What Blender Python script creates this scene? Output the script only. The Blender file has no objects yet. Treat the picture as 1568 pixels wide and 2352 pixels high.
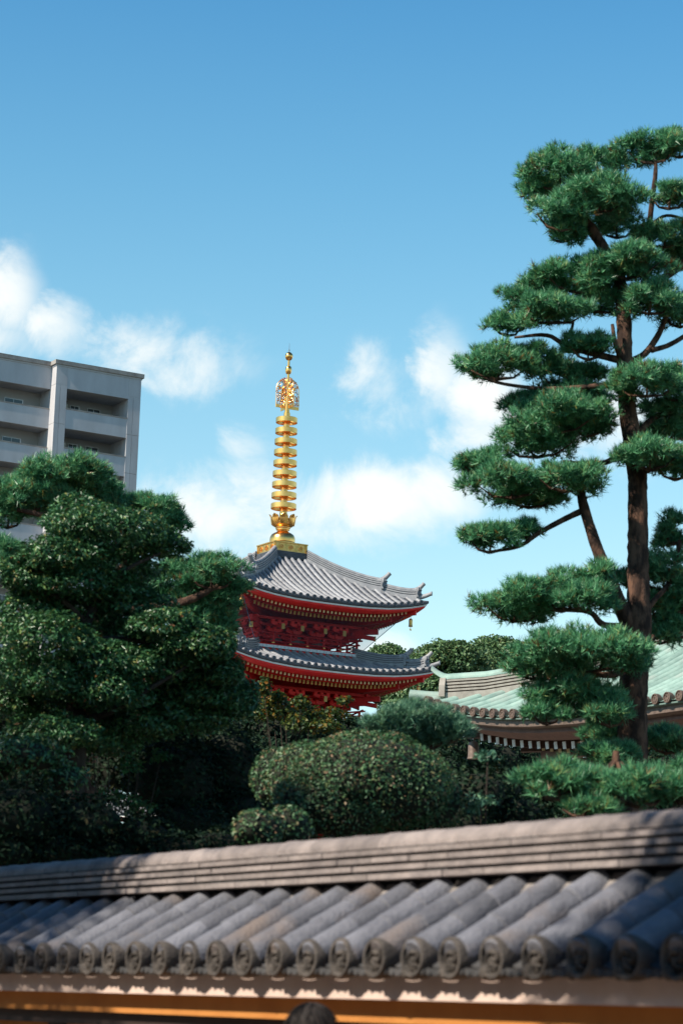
import bpy, math, random
import numpy as np
from mathutils import Vector, Matrix
from math import sin, cos, pi, radians, hypot, atan2, asin, exp

S = bpy.context.scene
COL = S.collection
random.seed(7)
RNG = np.random.default_rng(11)

# ------------------------------------------------------------------ camera
F = 5553.0                                   # focal length in pixels of a 1568 x 2352 view of the photograph
YAW, TILT, ROLL = 30.5, 11.59, 1.77
CAMP = Vector((0, 0, 1.6))
CM = (Matrix.Rotation(radians(-YAW), 3, 'Z') @ Matrix.Rotation(radians(90 + TILT), 3, 'X') @ Matrix.Rotation(radians(ROLL), 3, 'Z'))
cam = bpy.data.cameras.new('camera')
cam.sensor_fit = 'VERTICAL'; cam.sensor_height = 36.0; cam.sensor_width = 24.0; cam.lens = 85.0
cam.clip_start = 0.1; cam.clip_end = 5000
cam.dof.use_dof = True; cam.dof.focus_distance = 92.0; cam.dof.aperture_fstop = 4.8
camo = bpy.data.objects.new('camera', cam); COL.objects.link(camo)
camo.matrix_world = Matrix.Translation(CAMP) @ CM.to_4x4()
S.camera = camo

def ray(u, v): return CM @ Vector(((u - 784) / F, -(v - 1176) / F, -1))
def at(u, v, R):
    d = ray(u, v); return CAMP + d * (R / hypot(d.x, d.y))
def onX(u, v, X):
    d = ray(u, v); return CAMP + d * (X / d.x)

# ------------------------------------------------------------------ sun and sky
SUN_EL = 40.0
sh = Vector((-1, -0.05, 0)).normalized()
SUN = Vector((sh.x * cos(radians(SUN_EL)), sh.y * cos(radians(SUN_EL)), sin(radians(SUN_EL))))
sl = bpy.data.lights.new('sun', 'SUN'); sl.energy = 5.0; sl.angle = radians(0.53); sl.color = (1.0, 0.90, 0.76)
so = bpy.data.objects.new('sun', sl); COL.objects.link(so)
so.rotation_euler = SUN.to_track_quat('Z', 'Y').to_euler(); so.location = (-40, -10, 60)

W = bpy.data.worlds.new('World'); S.world = W; W.use_nodes = True
def build_world():
    nt = W.node_tree; N = nt.nodes; L = nt.links; N.clear()
    out = N.new('ShaderNodeOutputWorld'); bg = N.new('ShaderNodeBackground'); bg.inputs[1].default_value = 0.128
    sky = N.new('ShaderNodeTexSky'); sky.sky_type = 'NISHITA'; sky.sun_disc = False
    sky.sun_elevation = radians(SUN_EL); sky.sun_rotation = atan2(SUN.x, SUN.y)
    sky.air_density = 1.0; sky.dust_density = 0.4; sky.ozone_density = 2.2
    tc = N.new('ShaderNodeTexCoord')
    sep = N.new('ShaderNodeSeparateXYZ'); L.new(tc.outputs['Generated'], sep.inputs[0])
    def M(op, a, b=None, clamp=False):
        n = N.new('ShaderNodeMath'); n.operation = op; n.use_clamp = clamp
        for i, x in enumerate((a, b)):
            if x is None: continue
            if isinstance(x, (int, float)): n.inputs[i].default_value = x
            else: L.new(x, n.inputs[i])
        return n.outputs[0]
    az = M('ARCTAN2', sep.outputs[0], sep.outputs[1]); el = M('ARCSINE', sep.outputs[2])
    # deeper blue upward; zenith and horizon dimmed to lower the ambient light
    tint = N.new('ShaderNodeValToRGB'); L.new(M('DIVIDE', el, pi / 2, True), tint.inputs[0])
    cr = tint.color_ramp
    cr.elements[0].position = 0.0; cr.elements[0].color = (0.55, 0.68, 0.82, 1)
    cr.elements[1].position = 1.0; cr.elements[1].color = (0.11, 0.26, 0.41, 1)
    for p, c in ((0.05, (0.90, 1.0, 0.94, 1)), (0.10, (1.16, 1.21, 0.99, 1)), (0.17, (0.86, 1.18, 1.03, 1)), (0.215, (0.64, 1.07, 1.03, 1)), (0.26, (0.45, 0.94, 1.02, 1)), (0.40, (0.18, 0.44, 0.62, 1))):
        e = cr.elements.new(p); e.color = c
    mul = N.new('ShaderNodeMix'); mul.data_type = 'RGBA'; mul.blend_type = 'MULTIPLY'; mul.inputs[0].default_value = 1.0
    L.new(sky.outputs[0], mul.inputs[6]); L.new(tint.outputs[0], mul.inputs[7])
    # clouds
    cmb = N.new('ShaderNodeCombineXYZ'); L.new(az, cmb.inputs[0]); L.new(el, cmb.inputs[1])
    nz = N.new('ShaderNodeTexNoise'); nz.inputs['Scale'].default_value = 30; nz.inputs['Detail'].default_value = 10; nz.inputs['Roughness'].default_value = 0.62; nz.inputs['Distortion'].default_value = 0.35
    L.new(cmb.outputs[0], nz.inputs['Vector'])
    wob = N.new('ShaderNodeVectorMath'); wob.operation = 'MULTIPLY_ADD'
    L.new(nz.outputs['Color'], wob.inputs[0]); wob.inputs[1].default_value = (0.034, 0.022, 0); wob.inputs[2].default_value = (-0.017, -0.011, 0)
    pos = N.new('ShaderNodeVectorMath'); pos.operation = 'ADD'; L.new(cmb.outputs[0], pos.inputs[0]); L.new(wob.outputs[0], pos.inputs[1])
    blobs = [(10, 690, 75, 110, 1.0), (90, 745, 110, 60, .85), (-60, 780, 130, 60, .9), (270, 755, 130, 42, .62), (430, 825, 150, 75, .58), (330, 790, 140, 60, .6),
             (560, 1040, 75, 45, .5), (860, 885, 90, 85, .5), (1000, 850, 75, 95, .75), (1110, 920, 110, 80, .9), (1095, 1000, 100, 75, .78), (930, 930, 90, 60, .5), (1180, 960, 120, 80, .8), (1330, 1000, 150, 80, .6),
             (470, 1165, 140, 85, .85), (600, 1150, 160, 80, .85), (720, 1160, 160, 80, .9), (860, 1160, 200, 80, 1.0), (990, 1150, 120, 70, .8), (700, 1235, 240, 45, .6), (1480, 960, 130, 90, .6), (880, 1500, 90, 40, .6)]
    tot = None
    for (u, v, w, h, s) in blobs:
        d = ray(u, v).normalized(); a0 = atan2(d.x, d.y); e0 = asin(d.z)
        ws, hs = w / F, h / F
        ma = N.new('ShaderNodeVectorMath'); ma.operation = 'MULTIPLY_ADD'; L.new(pos.outputs[0], ma.inputs[0])
        ma.inputs[1].default_value = (1 / ws, 1 / hs, 0); ma.inputs[2].default_value = (-a0 / ws, -e0 / hs, 0)
        le = N.new('ShaderNodeVectorMath'); le.operation = 'LENGTH'; L.new(ma.outputs[0], le.inputs[0])
        mr = N.new('ShaderNodeMapRange'); mr.interpolation_type = 'SMOOTHSTEP'; L.new(le.outputs['Value'], mr.inputs[0])
        mr.inputs[1].default_value = 0; mr.inputs[2].default_value = 1.9; mr.inputs[3].default_value = s; mr.inputs[4].default_value = 0
        tot = mr.outputs[0] if tot is None else M('MAXIMUM', tot, mr.outputs[0])
    # the rest of the sky carries scattered clouds of the same kind
    nz2 = N.new('ShaderNodeTexNoise'); nz2.inputs['Scale'].default_value = 4.2; nz2.inputs['Detail'].default_value = 3
    sc = N.new('ShaderNodeVectorMath'); sc.operation = 'MULTIPLY'; L.new(tc.outputs['Generated'], sc.inputs[0]); sc.inputs[1].default_value = (1, 1, 2.4)
    L.new(sc.outputs[0], nz2.inputs['Vector'])
    mr2 = N.new('ShaderNodeMapRange'); mr2.interpolation_type = 'SMOOTHSTEP'; L.new(nz2.outputs[0], mr2.inputs[0])
    mr2.inputs[1].default_value = 0.58; mr2.inputs[2].default_value = 0.78; mr2.inputs[3].default_value = 0; mr2.inputs[4].default_value = 0.8
    dz = M('ABSOLUTE', M('SUBTRACT', az, radians(YAW)))
    mr3 = N.new('ShaderNodeMapRange'); mr3.interpolation_type = 'SMOOTHSTEP'; L.new(dz, mr3.inputs[0]); mr3.inputs[1].default_value = 0.18; mr3.inputs[2].default_value = 0.4
    tot = M('MAXIMUM', tot, M('MULTIPLY', mr2.outputs[0], mr3.outputs[0]))
    f = M('ADD', tot, M('MULTIPLY', M('SUBTRACT', nz.outputs[0], 0.5), 1.9))
    mk = N.new('ShaderNodeMapRange'); mk.interpolation_type = 'SMOOTHSTEP'; L.new(f, mk.inputs[0]); mk.inputs[1].default_value = 0.02; mk.inputs[2].default_value = 1.05; mk.inputs[4].default_value = 0.92
    gate = M('MULTIPLY', mk.outputs[0], M('MINIMUM', M('MULTIPLY', tot, 4.0), 1.0))
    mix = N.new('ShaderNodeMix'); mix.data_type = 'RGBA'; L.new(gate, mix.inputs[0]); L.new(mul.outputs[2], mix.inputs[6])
    mix.inputs[7].default_value = (5.9, 6.0, 5.8, 1)
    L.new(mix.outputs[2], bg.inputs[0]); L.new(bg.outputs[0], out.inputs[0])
build_world()
S.view_settings.view_transform = 'Standard'; S.view_settings.look = 'None'; S.view_settings.gamma = 1; S.view_settings.exposure = 0.5
S.view_settings.use_curve_mapping = False
try:
    S.cycles.max_bounces = 8; S.cycles.transparent_max_bounces = 24; S.cycles.sample_clamp_indirect = 6
except Exception: pass

# ------------------------------------------------------------------ materials
def lin(c): return tuple(c) + (1,)
def mat(name, c, rough=0.7, metal=0.0, c2=None, nscale=4.0, nlo=.4, nhi=.65, bump=0.0, bscale=40.0, spec=0.5, rnd=0.0, stretch=(1, 1, 1), c3=None):
    m = bpy.data.materials.new(name); m.use_nodes = True
    nt = m.node_tree; N = nt.nodes; L = nt.links; b = N['Principled BSDF']
    b.inputs['Roughness'].default_value = rough; b.inputs['Metallic'].default_value = metal
    b.inputs['Specular IOR Level'].default_value = spec; b.inputs['Base Color'].default_value = lin(c)
    tc = N.new('ShaderNodeTexCoord'); mp = N.new('ShaderNodeMapping'); mp.inputs['Scale'].default_value = stretch
    geo = N.new('ShaderNodeNewGeometry'); L.new(geo.outputs['Position'], mp.inputs[0])
    cur = None
    if c2 is not None:
        nz = N.new('ShaderNodeTexNoise'); nz.inputs['Scale'].default_value = nscale; nz.inputs['Detail'].default_value = 6; nz.inputs['Roughness'].default_value = .6
        L.new(mp.outputs[0], nz.inputs['Vector'])
        r = N.new('ShaderNodeMapRange'); L.new(nz.outputs[0], r.inputs[0]); r.inputs[1].default_value = nlo; r.inputs[2].default_value = nhi
        mx = N.new('ShaderNodeMix'); mx.data_type = 'RGBA'; L.new(r.outputs[0], mx.inputs[0]); mx.inputs[6].default_value = lin(c); mx.inputs[7].default_value = lin(c2)
        cur = mx.outputs[2]
        if c3 is not None:
            n3 = N.new('ShaderNodeTexNoise'); n3.inputs['Scale'].default_value = nscale * .37; n3.inputs['Detail'].default_value = 5
            L.new(mp.outputs[0], n3.inputs['Vector'])
            r3 = N.new('ShaderNodeMapRange'); L.new(n3.outputs[0], r3.inputs[0]); r3.inputs[1].default_value = .56; r3.inputs[2].default_value = .70
            m3 = N.new('ShaderNodeMix'); m3.data_type = 'RGBA'; L.new(r3.outputs[0], m3.inputs[0]); L.new(cur, m3.inputs[6]); m3.inputs[7].default_value = lin(c3); cur = m3.outputs[2]
    if rnd:
        oi = N.new('ShaderNodeObjectInfo'); r = N.new('ShaderNodeMapRange'); L.new(oi.outputs['Random'], r.inputs[0]); r.inputs[3].default_value = 1 - rnd; r.inputs[4].default_value = 1 + rnd
        mx = N.new('ShaderNodeMix'); mx.data_type = 'RGBA'; mx.blend_type = 'MULTIPLY'; mx.inputs[0].default_value = 1
        if cur is not None: L.new(cur, mx.inputs[6])
        else: mx.inputs[6].default_value = lin(c)
        cc = N.new('ShaderNodeCombineColor')
        for i in range(3): L.new(r.outputs[0], cc.inputs[i])
        L.new(cc.outputs[0], mx.inputs[7]); cur = mx.outputs[2]
    if cur is not None: L.new(cur, b.inputs['Base Color'])
    if bump:
        nb = N.new('ShaderNodeTexNoise'); nb.inputs['Scale'].default_value = bscale; nb.inputs['Detail'].default_value = 5
        L.new(mp.outputs[0], nb.inputs['Vector'])
        bp = N.new('ShaderNodeBump'); bp.inputs['Strength'].default_value = bump; bp.inputs['Distance'].default_value = 0.02
        L.new(nb.outputs[0], bp.inputs['Height']); L.new(bp.outputs[0], b.inputs['Normal'])
    return m

def foliage(name, stops, rough=.45, trans=.25, spec=.5):
    m = bpy.data.materials.new(name); m.use_nodes = True
    nt = m.node_tree; N = nt.nodes; L = nt.links; b = N['Principled BSDF']; out = N['Material Output']
    a = N.new('ShaderNodeAttribute'); a.attribute_name = 'rnd'
    r = N.new('ShaderNodeValToRGB'); L.new(a.outputs['Fac'], r.inputs[0])
    e = r.color_ramp.elements
    e[0].position = stops[0][0]; e[0].color = lin(stops[0][1]); e[1].position = stops[-1][0]; e[1].color = lin(stops[-1][1])
    for p, c in stops[1:-1]: x = e.new(p); x.color = lin(c)
    L.new(r.outputs[0], b.inputs['Base Color']); b.inputs['Roughness'].default_value = rough; b.inputs['Specular IOR Level'].default_value = spec
    t = N.new('ShaderNodeBsdfTranslucent'); L.new(r.outputs[0], t.inputs[0])
    mx = N.new('ShaderNodeMixShader'); mx.inputs[0].default_value = trans
    L.new(b.outputs[0], mx.inputs[1]); L.new(t.outputs[0], mx.inputs[2]); L.new(mx.outputs[0], out.inputs[0])
    return m

MT = {}
MT['tile'] = mat('silver_grey_roof_tile', (.31, .315, .33), .48, 0, (.21, .215, .235), 4, .35, .65, .15, 30, .3, .16)
MT['tile_dark'] = mat('dark_roof_tile', (.085, .095, .115), .55, 0, (.06, .065, .08), 5, bump=.1)
MT['wtile'] = mat('weathered_wall_tile', (.175, .18, .208), .62, 0, (.09, .093, .11), 6, .35, .7, .4, 60, .4, .24, c3=(.20, .16, .14))
MT['wridge'] = mat('weathered_ridge_tile', (.31, .265, .25), .7, 0, (.175, .152, .148), 7, .35, .7, .4, 60, .35, .18)
MT['wpan'] = mat('dark_pan_tile', (.07, .068, .07), .8, 0, (.04, .04, .042), 6, bump=.3)
MT['wcap'] = mat('weathered_tile_end', (.125, .108, .096), .8, 0, (.05, .044, .04), 16, .35, .65, .4, 90, .3, .12)
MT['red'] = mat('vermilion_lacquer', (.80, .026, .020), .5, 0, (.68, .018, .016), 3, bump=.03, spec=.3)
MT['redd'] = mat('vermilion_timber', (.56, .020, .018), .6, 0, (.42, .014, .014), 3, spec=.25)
MT['gold'] = mat('polished_gold', (1.0, .53, .17), .25, 1.0, (.95, .44, .11), 6, bump=.02, bscale=20)
MT['gold_d'] = mat('aged_gold', (.85, .50, .17), .42, 1.0, (.6, .36, .10), 9)
MT['gpaint'] = mat('yellow_ochre_paint', (.56, .36, .10), .6, 0, (.46, .28, .08), 20)
MT['cpaint'] = mat('pale_yellow_paint', (.66, .52, .30), .6, 0, (.55, .42, .22), 20)
MT['white'] = mat('white_paint', (.78, .77, .74), .7, 0, (.66, .65, .63), 6)
MT['floorend'] = mat('whitewashed_board', (.72, .73, .75), .7, 0, (.6, .61, .63), 8)
MT['greyboard'] = mat('grey_carved_board', (.42, .42, .42), .8)
MT['copper'] = mat('verdigris_copper', (.29, .42, .365), .6, 0, (.185, .285, .25), 3.5, .4, .68, .15, 30, .4, .12, c3=(.30, .36, .32))
MT['copper_d'] = mat('dark_verdigris', (.14, .22, .19), .7, 0, (.09, .13, .11), 4)
MT['bronze'] = mat('brown_bronze', (.17, .12, .095), .6, .2, (.11, .075, .06), 12)
MT['wood'] = mat('dark_brown_timber', (.085, .045, .032), .7, 0, (.055, .03, .022), 6, stretch=(1, 1, 4))
MT['woodp'] = mat('reddish_brown_board', (.20, .115, .10), .7, 0, (.15, .085, .075), 5)
MT['plaster'] = mat('cream_plaster', (.66, .51, .44), .85, 0, (.58, .44, .38), 7, bump=.1, bscale=80)
MT['ochre'] = mat('ochre_plaster', (.50, .205, .045), .85, 0, (.44, .17, .035), 5, bump=.15, bscale=80)
MT['wdark'] = mat('stained_post_timber', (.035, .018, .014), .7, 0, (.025, .013, .01), 8)
MT['stone'] = mat('grey_granite', (.33, .32, .30), .8, 0, (.24, .23, .22), 10, bump=.3)
MT['concrete'] = mat('grey_concrete', (.50, .51, .54), .85, 0, (.43, .435, .46), .9, .35, .65, .08, 4, .3, stretch=(1, 1, .35))
MT['concrete2'] = mat('grey_tile_cladding', (.50, .50, .52), .85, 0, (.42, .415, .435), 1.4, .35, .65, .08, 4, .3, .04, stretch=(1, 1, .3))
MT['coping'] = mat('coping_concrete', (.33, .31, .29), .85, 0, (.22, .20, .19), 2)
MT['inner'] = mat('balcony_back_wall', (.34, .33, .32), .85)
MT['glass'] = mat('dark_window_glass', (.02, .025, .03), .08, 0, spec=.8)
MT['alu'] = mat('window_aluminium', (.45, .45, .46), .4, .6)
MT['bark'] = mat('pine_bark', (.145, .080, .054), .95, 0, (.040, .025, .020), 11, .40, .58, 1.0, 26, .2, stretch=(1, 1, .45))
MT['bark2'] = mat('grey_bark', (.06, .045, .036), .9, 0, (.03, .024, .02), 9, .38, .62, .6, 25, .2, stretch=(1, 1, .5))
MT['asphalt'] = mat('asphalt', (.055, .055, .055), .9, 0, (.045, .045, .045), 20, bump=.3)
MT['paving'] = mat('warm_paving', (.21, .165, .125), .85, 0, (.17, .135, .105), 4, bump=.2)
MT['soil'] = mat('garden_soil', (.075, .065, .045), .95, 0, (.05, .055, .03), .6, bump=.4, bscale=8)
MT['skin'] = mat('skin', (.48, .30, .22), .55)
MT['hair'] = mat('dark_brown_hair', (.018, .012, .010), .85, 0, (.010, .008, .007), 60)
MT['cloth'] = mat('navy_cloth', (.03, .04, .07), .9, 0, (.025, .03, .055), 30, bump=.2)
MT['cloth2'] = mat('grey_trousers', (.10, .10, .105), .9, bump=.2)
MT['shoe'] = mat('black_shoe_leather', (.02, .02, .02), .5)
def net_mat():
    m = bpy.data.materials.new('fine_bird_netting'); m.use_nodes = True
    nt = m.node_tree; N = nt.nodes; L = nt.links; b = N['Principled BSDF']; out = N['Material Output']
    b.inputs['Base Color'].default_value = (.06, .10, .16, 1); b.inputs['Roughness'].default_value = .8
    t = N.new('ShaderNodeBsdfTransparent'); mx = N.new('ShaderNodeMixShader'); mx.inputs[0].default_value = .17
    L.new(t.outputs[0], mx.inputs[1]); L.new(b.outputs[0], mx.inputs[2]); L.new(mx.outputs[0], out.inputs[0])
    return m
MT['net'] = net_mat()
MT['netrope'] = mat('blue_net_rope', (.07, .12, .2), .8)
MT['needle'] = foliage('pine_needles', [(0, (.026, .120, .058)), (.5, (.088, .300, .140)), (.86, (.18, .46, .22)), (.955, (.28, .41, .14)), (.975, (.26, .18, .03)), (1, (.15, .06, .02))], .42, .22)
MT['needle2'] = foliage('pale_pine_needles', [(0, (.040, .125, .075)), (.5, (.095, .23, .145)), (.9, (.16, .33, .205)), (1, (.20, .33, .16))], .42, .18)
MT['leaf'] = foliage('glossy_evergreen_leaves', [(0, (.018, .066, .028)), (.5, (.042, .140, .056)), (.88, (.11, .27, .10)), (.95, (.20, .27, .08)), (.985, (.22, .20, .06)), (1, (.16, .05, .02))], .36, .18, .5)
MT['leafd'] = foliage('shade_darkened_evergreen', [(0, (.006, .018, .010)), (.6, (.012, .032, .017)), (.95, (.026, .058, .026)), (1, (.06, .05, .02))], .6, .12, .15)  # garden shade put into the colour: a darker copy of the leaves
MT['azalea'] = foliage('clipped_azalea_leaves', [(0, (.034, .095, .042)), (.60, (.080, .195, .080)), (.82, (.14, .21, .08)), (.93, (.24, .18, .09)), (1, (.34, .20, .12))], .45, .15)
MT['maple'] = foliage('turning_maple_leaves', [(0, (.022, .055, .018)), (.55, (.055, .11, .026)), (.78, (.15, .16, .025)), (.92, (.33, .18, .02)), (1, (.30, .08, .012))], .5, .35)
MT['mapleg'] = foliage('green_maple_leaves', [(0, (.02, .09, .035)), (.6, (.035, .15, .05)), (1, (.09, .17, .04))], .45, .35)
MT['camphor'] = foliage('camphor_leaves', [(0, (.050, .115, .050)), (.5, (.095, .185, .075)), (.9, (.16, .25, .10)), (1, (.19, .20, .07))], .5, .22)
MT['ridgew'] = mat('weathered_ridge_board', (.36, .33, .29), .8, 0, (.26, .235, .205), 6, bump=.1)
MT['mendo'] = mat('pale_lime_plaster', (.26, .235, .22), .9, 0, (.20, .18, .17), 8)
MT['core'] = mat('painted_inner_shade', (.016, .020, .012), 1.0)  # near-black colour stands in for the shade inside the foliage

# ------------------------------------------------------------------ mesh helpers
class MB:
    def __init__(s): s.v = []; s.f = []; s.m = []
    def add(s, vs, fs, m=0):
        o = len(s.v); s.v += [tuple(p) for p in vs]; s.f += [tuple(i + o for i in q) for q in fs]; s.m += [m] * len(fs)
    def box(s, c, d, m=0, R=None):
        x, y, z = d[0] / 2, d[1] / 2, d[2] / 2
        vs = [Vector((i, j, k)) for k in (-z, z) for j in (-y, y) for i in (-x, x)]
        if R is not None: vs = [R @ p for p in vs]
        c = Vector(c); s.add([p + c for p in vs], [(0, 2, 3, 1), (4, 5, 7, 6), (0, 1, 5, 4), (2, 6, 7, 3), (0, 4, 6, 2), (1, 3, 7, 5)], m)
    def b2(s, x0, x1, y0, y1, z0, z1, m=0): s.box(((x0 + x1) / 2, (y0 + y1) / 2, (z0 + z1) / 2), (abs(x1 - x0), abs(y1 - y0), abs(z1 - z0)), m)
    def rings(s, rs, closed=True, caps=True, m=0):
        n = len(rs[0]); vs = [p for r in rs for p in r]; fs = []
        for i in range(len(rs) - 1):
            for j in range(n if closed else n - 1):
                a = i * n + j; b = i * n + (j + 1) % n; fs.append((a, b, b + n, a + n))
        if caps and closed:
            fs.append(tuple(range(n - 1, -1, -1))); fs.append(tuple((len(rs) - 1) * n + j for j in range(n)))
        s.add(vs, fs, m)
    def tube(s, pts, rad, n=8, m=0, jitter=0.0, caps=True):
        pts = [Vector(p) for p in pts]; rs = []
        up = Vector((0.13, 0.21, 1)).normalized(); prev = None
        for i, p in enumerate(pts):
            t = (pts[min(i + 1, len(pts) - 1)] - pts[max(i - 1, 0)]).normalized()
            if prev is None:
                a = t.cross(up)
                if a.length < .1: a = t.cross(Vector((1, 0, 0)))
            else: a = prev - t * prev.dot(t)
            a.normalize(); prev = a; b = t.cross(a)
            r = rad[i] if isinstance(rad, (list, tuple)) else rad
            rs.append([p + (a * cos(2 * pi * k / n) + b * sin(2 * pi * k / n)) * r * (1 + (random.uniform(-jitter, jitter) if jitter else 0)) for k in range(n)])
        s.rings(rs, True, caps, m)
    def lathe(s, prof, n=24, m=0, c=(0, 0, 0), caps=True):
        s.rings([[(c[0] + r * cos(2 * pi * k / n), c[1] + r * sin(2 * pi * k / n), c[2] + z) for k in range(n)] for r, z in prof], True, caps, m)
    def prism(s, poly, a, b, m=0):
        """poly: points of a planar outline; a,b offsets (vectors) of the two end faces"""
        n = len(poly); a = Vector(a); b = Vector(b)
        vs = [Vector(p) + a for p in poly] + [Vector(p) + b for p in poly]
        s.add(vs, [tuple(range(n - 1, -1, -1)), tuple(range(n, 2 * n))] + [(i, (i + 1) % n, (i + 1) % n + n, i + n) for i in range(n)], m)
    def mesh(s, name, mats, smooth=40):
        me = bpy.data.meshes.new(name); me.from_pydata(s.v, [], s.f)
        for k in mats: me.materials.append(MT[k])
        if len(mats) > 1: me.polygons.foreach_set('material_index', s.m)
        if smooth:
            me.polygons.foreach_set('use_smooth', [True] * len(s.f)); me.set_sharp_from_angle(angle=radians(smooth))
        me.update(); return me
    def build(s, name, mats, parent=None, loc=None, rz=0, smooth=40):
        return put(name, s.mesh(name, mats, smooth), parent, loc, rz)

def put(name, me, parent=None, loc=None, rz=0):
    o = bpy.data.objects.new(name, me); COL.objects.link(o)
    if parent is not None: o.parent = parent
    if loc is not None: o.location = loc
    if rz: o.rotation_euler = (0, 0, rz)
    return o
def thing(name, label, cat, loc=(0, 0, 0), group=None):
    o = put(name, None, None, loc); tag(o, label, cat, group); o.empty_display_size = .3; return o
def tag(o, label, cat, group=None):
    o['label'] = label; o['category'] = cat
    if group: o['group'] = group
    return o
def fmesh(name, V, Fc, rnd, m, parent=None, loc=None):
    """foliage mesh from numpy arrays: V (n,3), Fc (f,k)"""
    me = bpy.data.meshes.new(name); k = Fc.shape[1]
    me.vertices.add(len(V)); me.vertices.foreach_set('co', np.ascontiguousarray(V, dtype=np.float32).ravel())
    me.loops.add(Fc.size); me.loops.foreach_set('vertex_index', Fc.ravel().astype(np.int32))
    me.polygons.add(len(Fc)); me.polygons.foreach_set('loop_start', np.arange(0, Fc.size, k, dtype=np.int32))
    me.update(calc_edges=True)
    a = me.attributes.new('rnd', 'FLOAT', 'FACE'); a.data.foreach_set('value', rnd.astype(np.float32))
    me.materials.append(MT[m]); return put(name, me, parent, loc)
def unit(a): return a / np.maximum(np.linalg.norm(a, axis=1, keepdims=True), 1e-9)
def catmull(pts, n=6):
    P = [np.array(p, float) for p in pts]; P = [2 * P[0] - P[1]] + P + [2 * P[-1] - P[-2]]; out = []
    for i in range(1, len(P) - 2):
        for k in range(n):
            t = k / n; a, b, c, d = P[i - 1], P[i], P[i + 1], P[i + 2]
            out.append(.5 * ((2 * b) + (-a + c) * t + (2 * a - 5 * b + 4 * c - d) * t * t + (-a + 3 * b - 3 * c + d) * t ** 3))
    out.append(P[-2]); return out

# ------------------------------------------------------------------ ground
def sheet(name, x0, x1, y0, y1, z, m):
    b = MB(); b.add([(x0, y0, z), (x1, y0, z), (x1, y1, z), (x0, y1, z)], [(0, 1, 2, 3)])
    o = b.build(name, [m], smooth=0); o['kind'] = 'structure'; return o
sheet('ground', -1500, 1500, -1500, 1500, 0.0, 'soil')
sheet('temple_court', 27, 60, 20, 95, 0.004, 'paving')
sheet('road', -9, -0.8, -120, 160, 0.004, 'asphalt')
pv = MB(); pv.b2(-0.8, 5.0, -120, 160, -0.2, 0.02); o = pv.build('pavement', ['paving'], smooth=0); o['kind'] = 'structure'
kb = MB(); kb.b2(-0.98, -0.8, -120, 160, -0.2, 0.13); o = kb.build('kerb', ['stone'], smooth=0); o['kind'] = 'structure'

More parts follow.
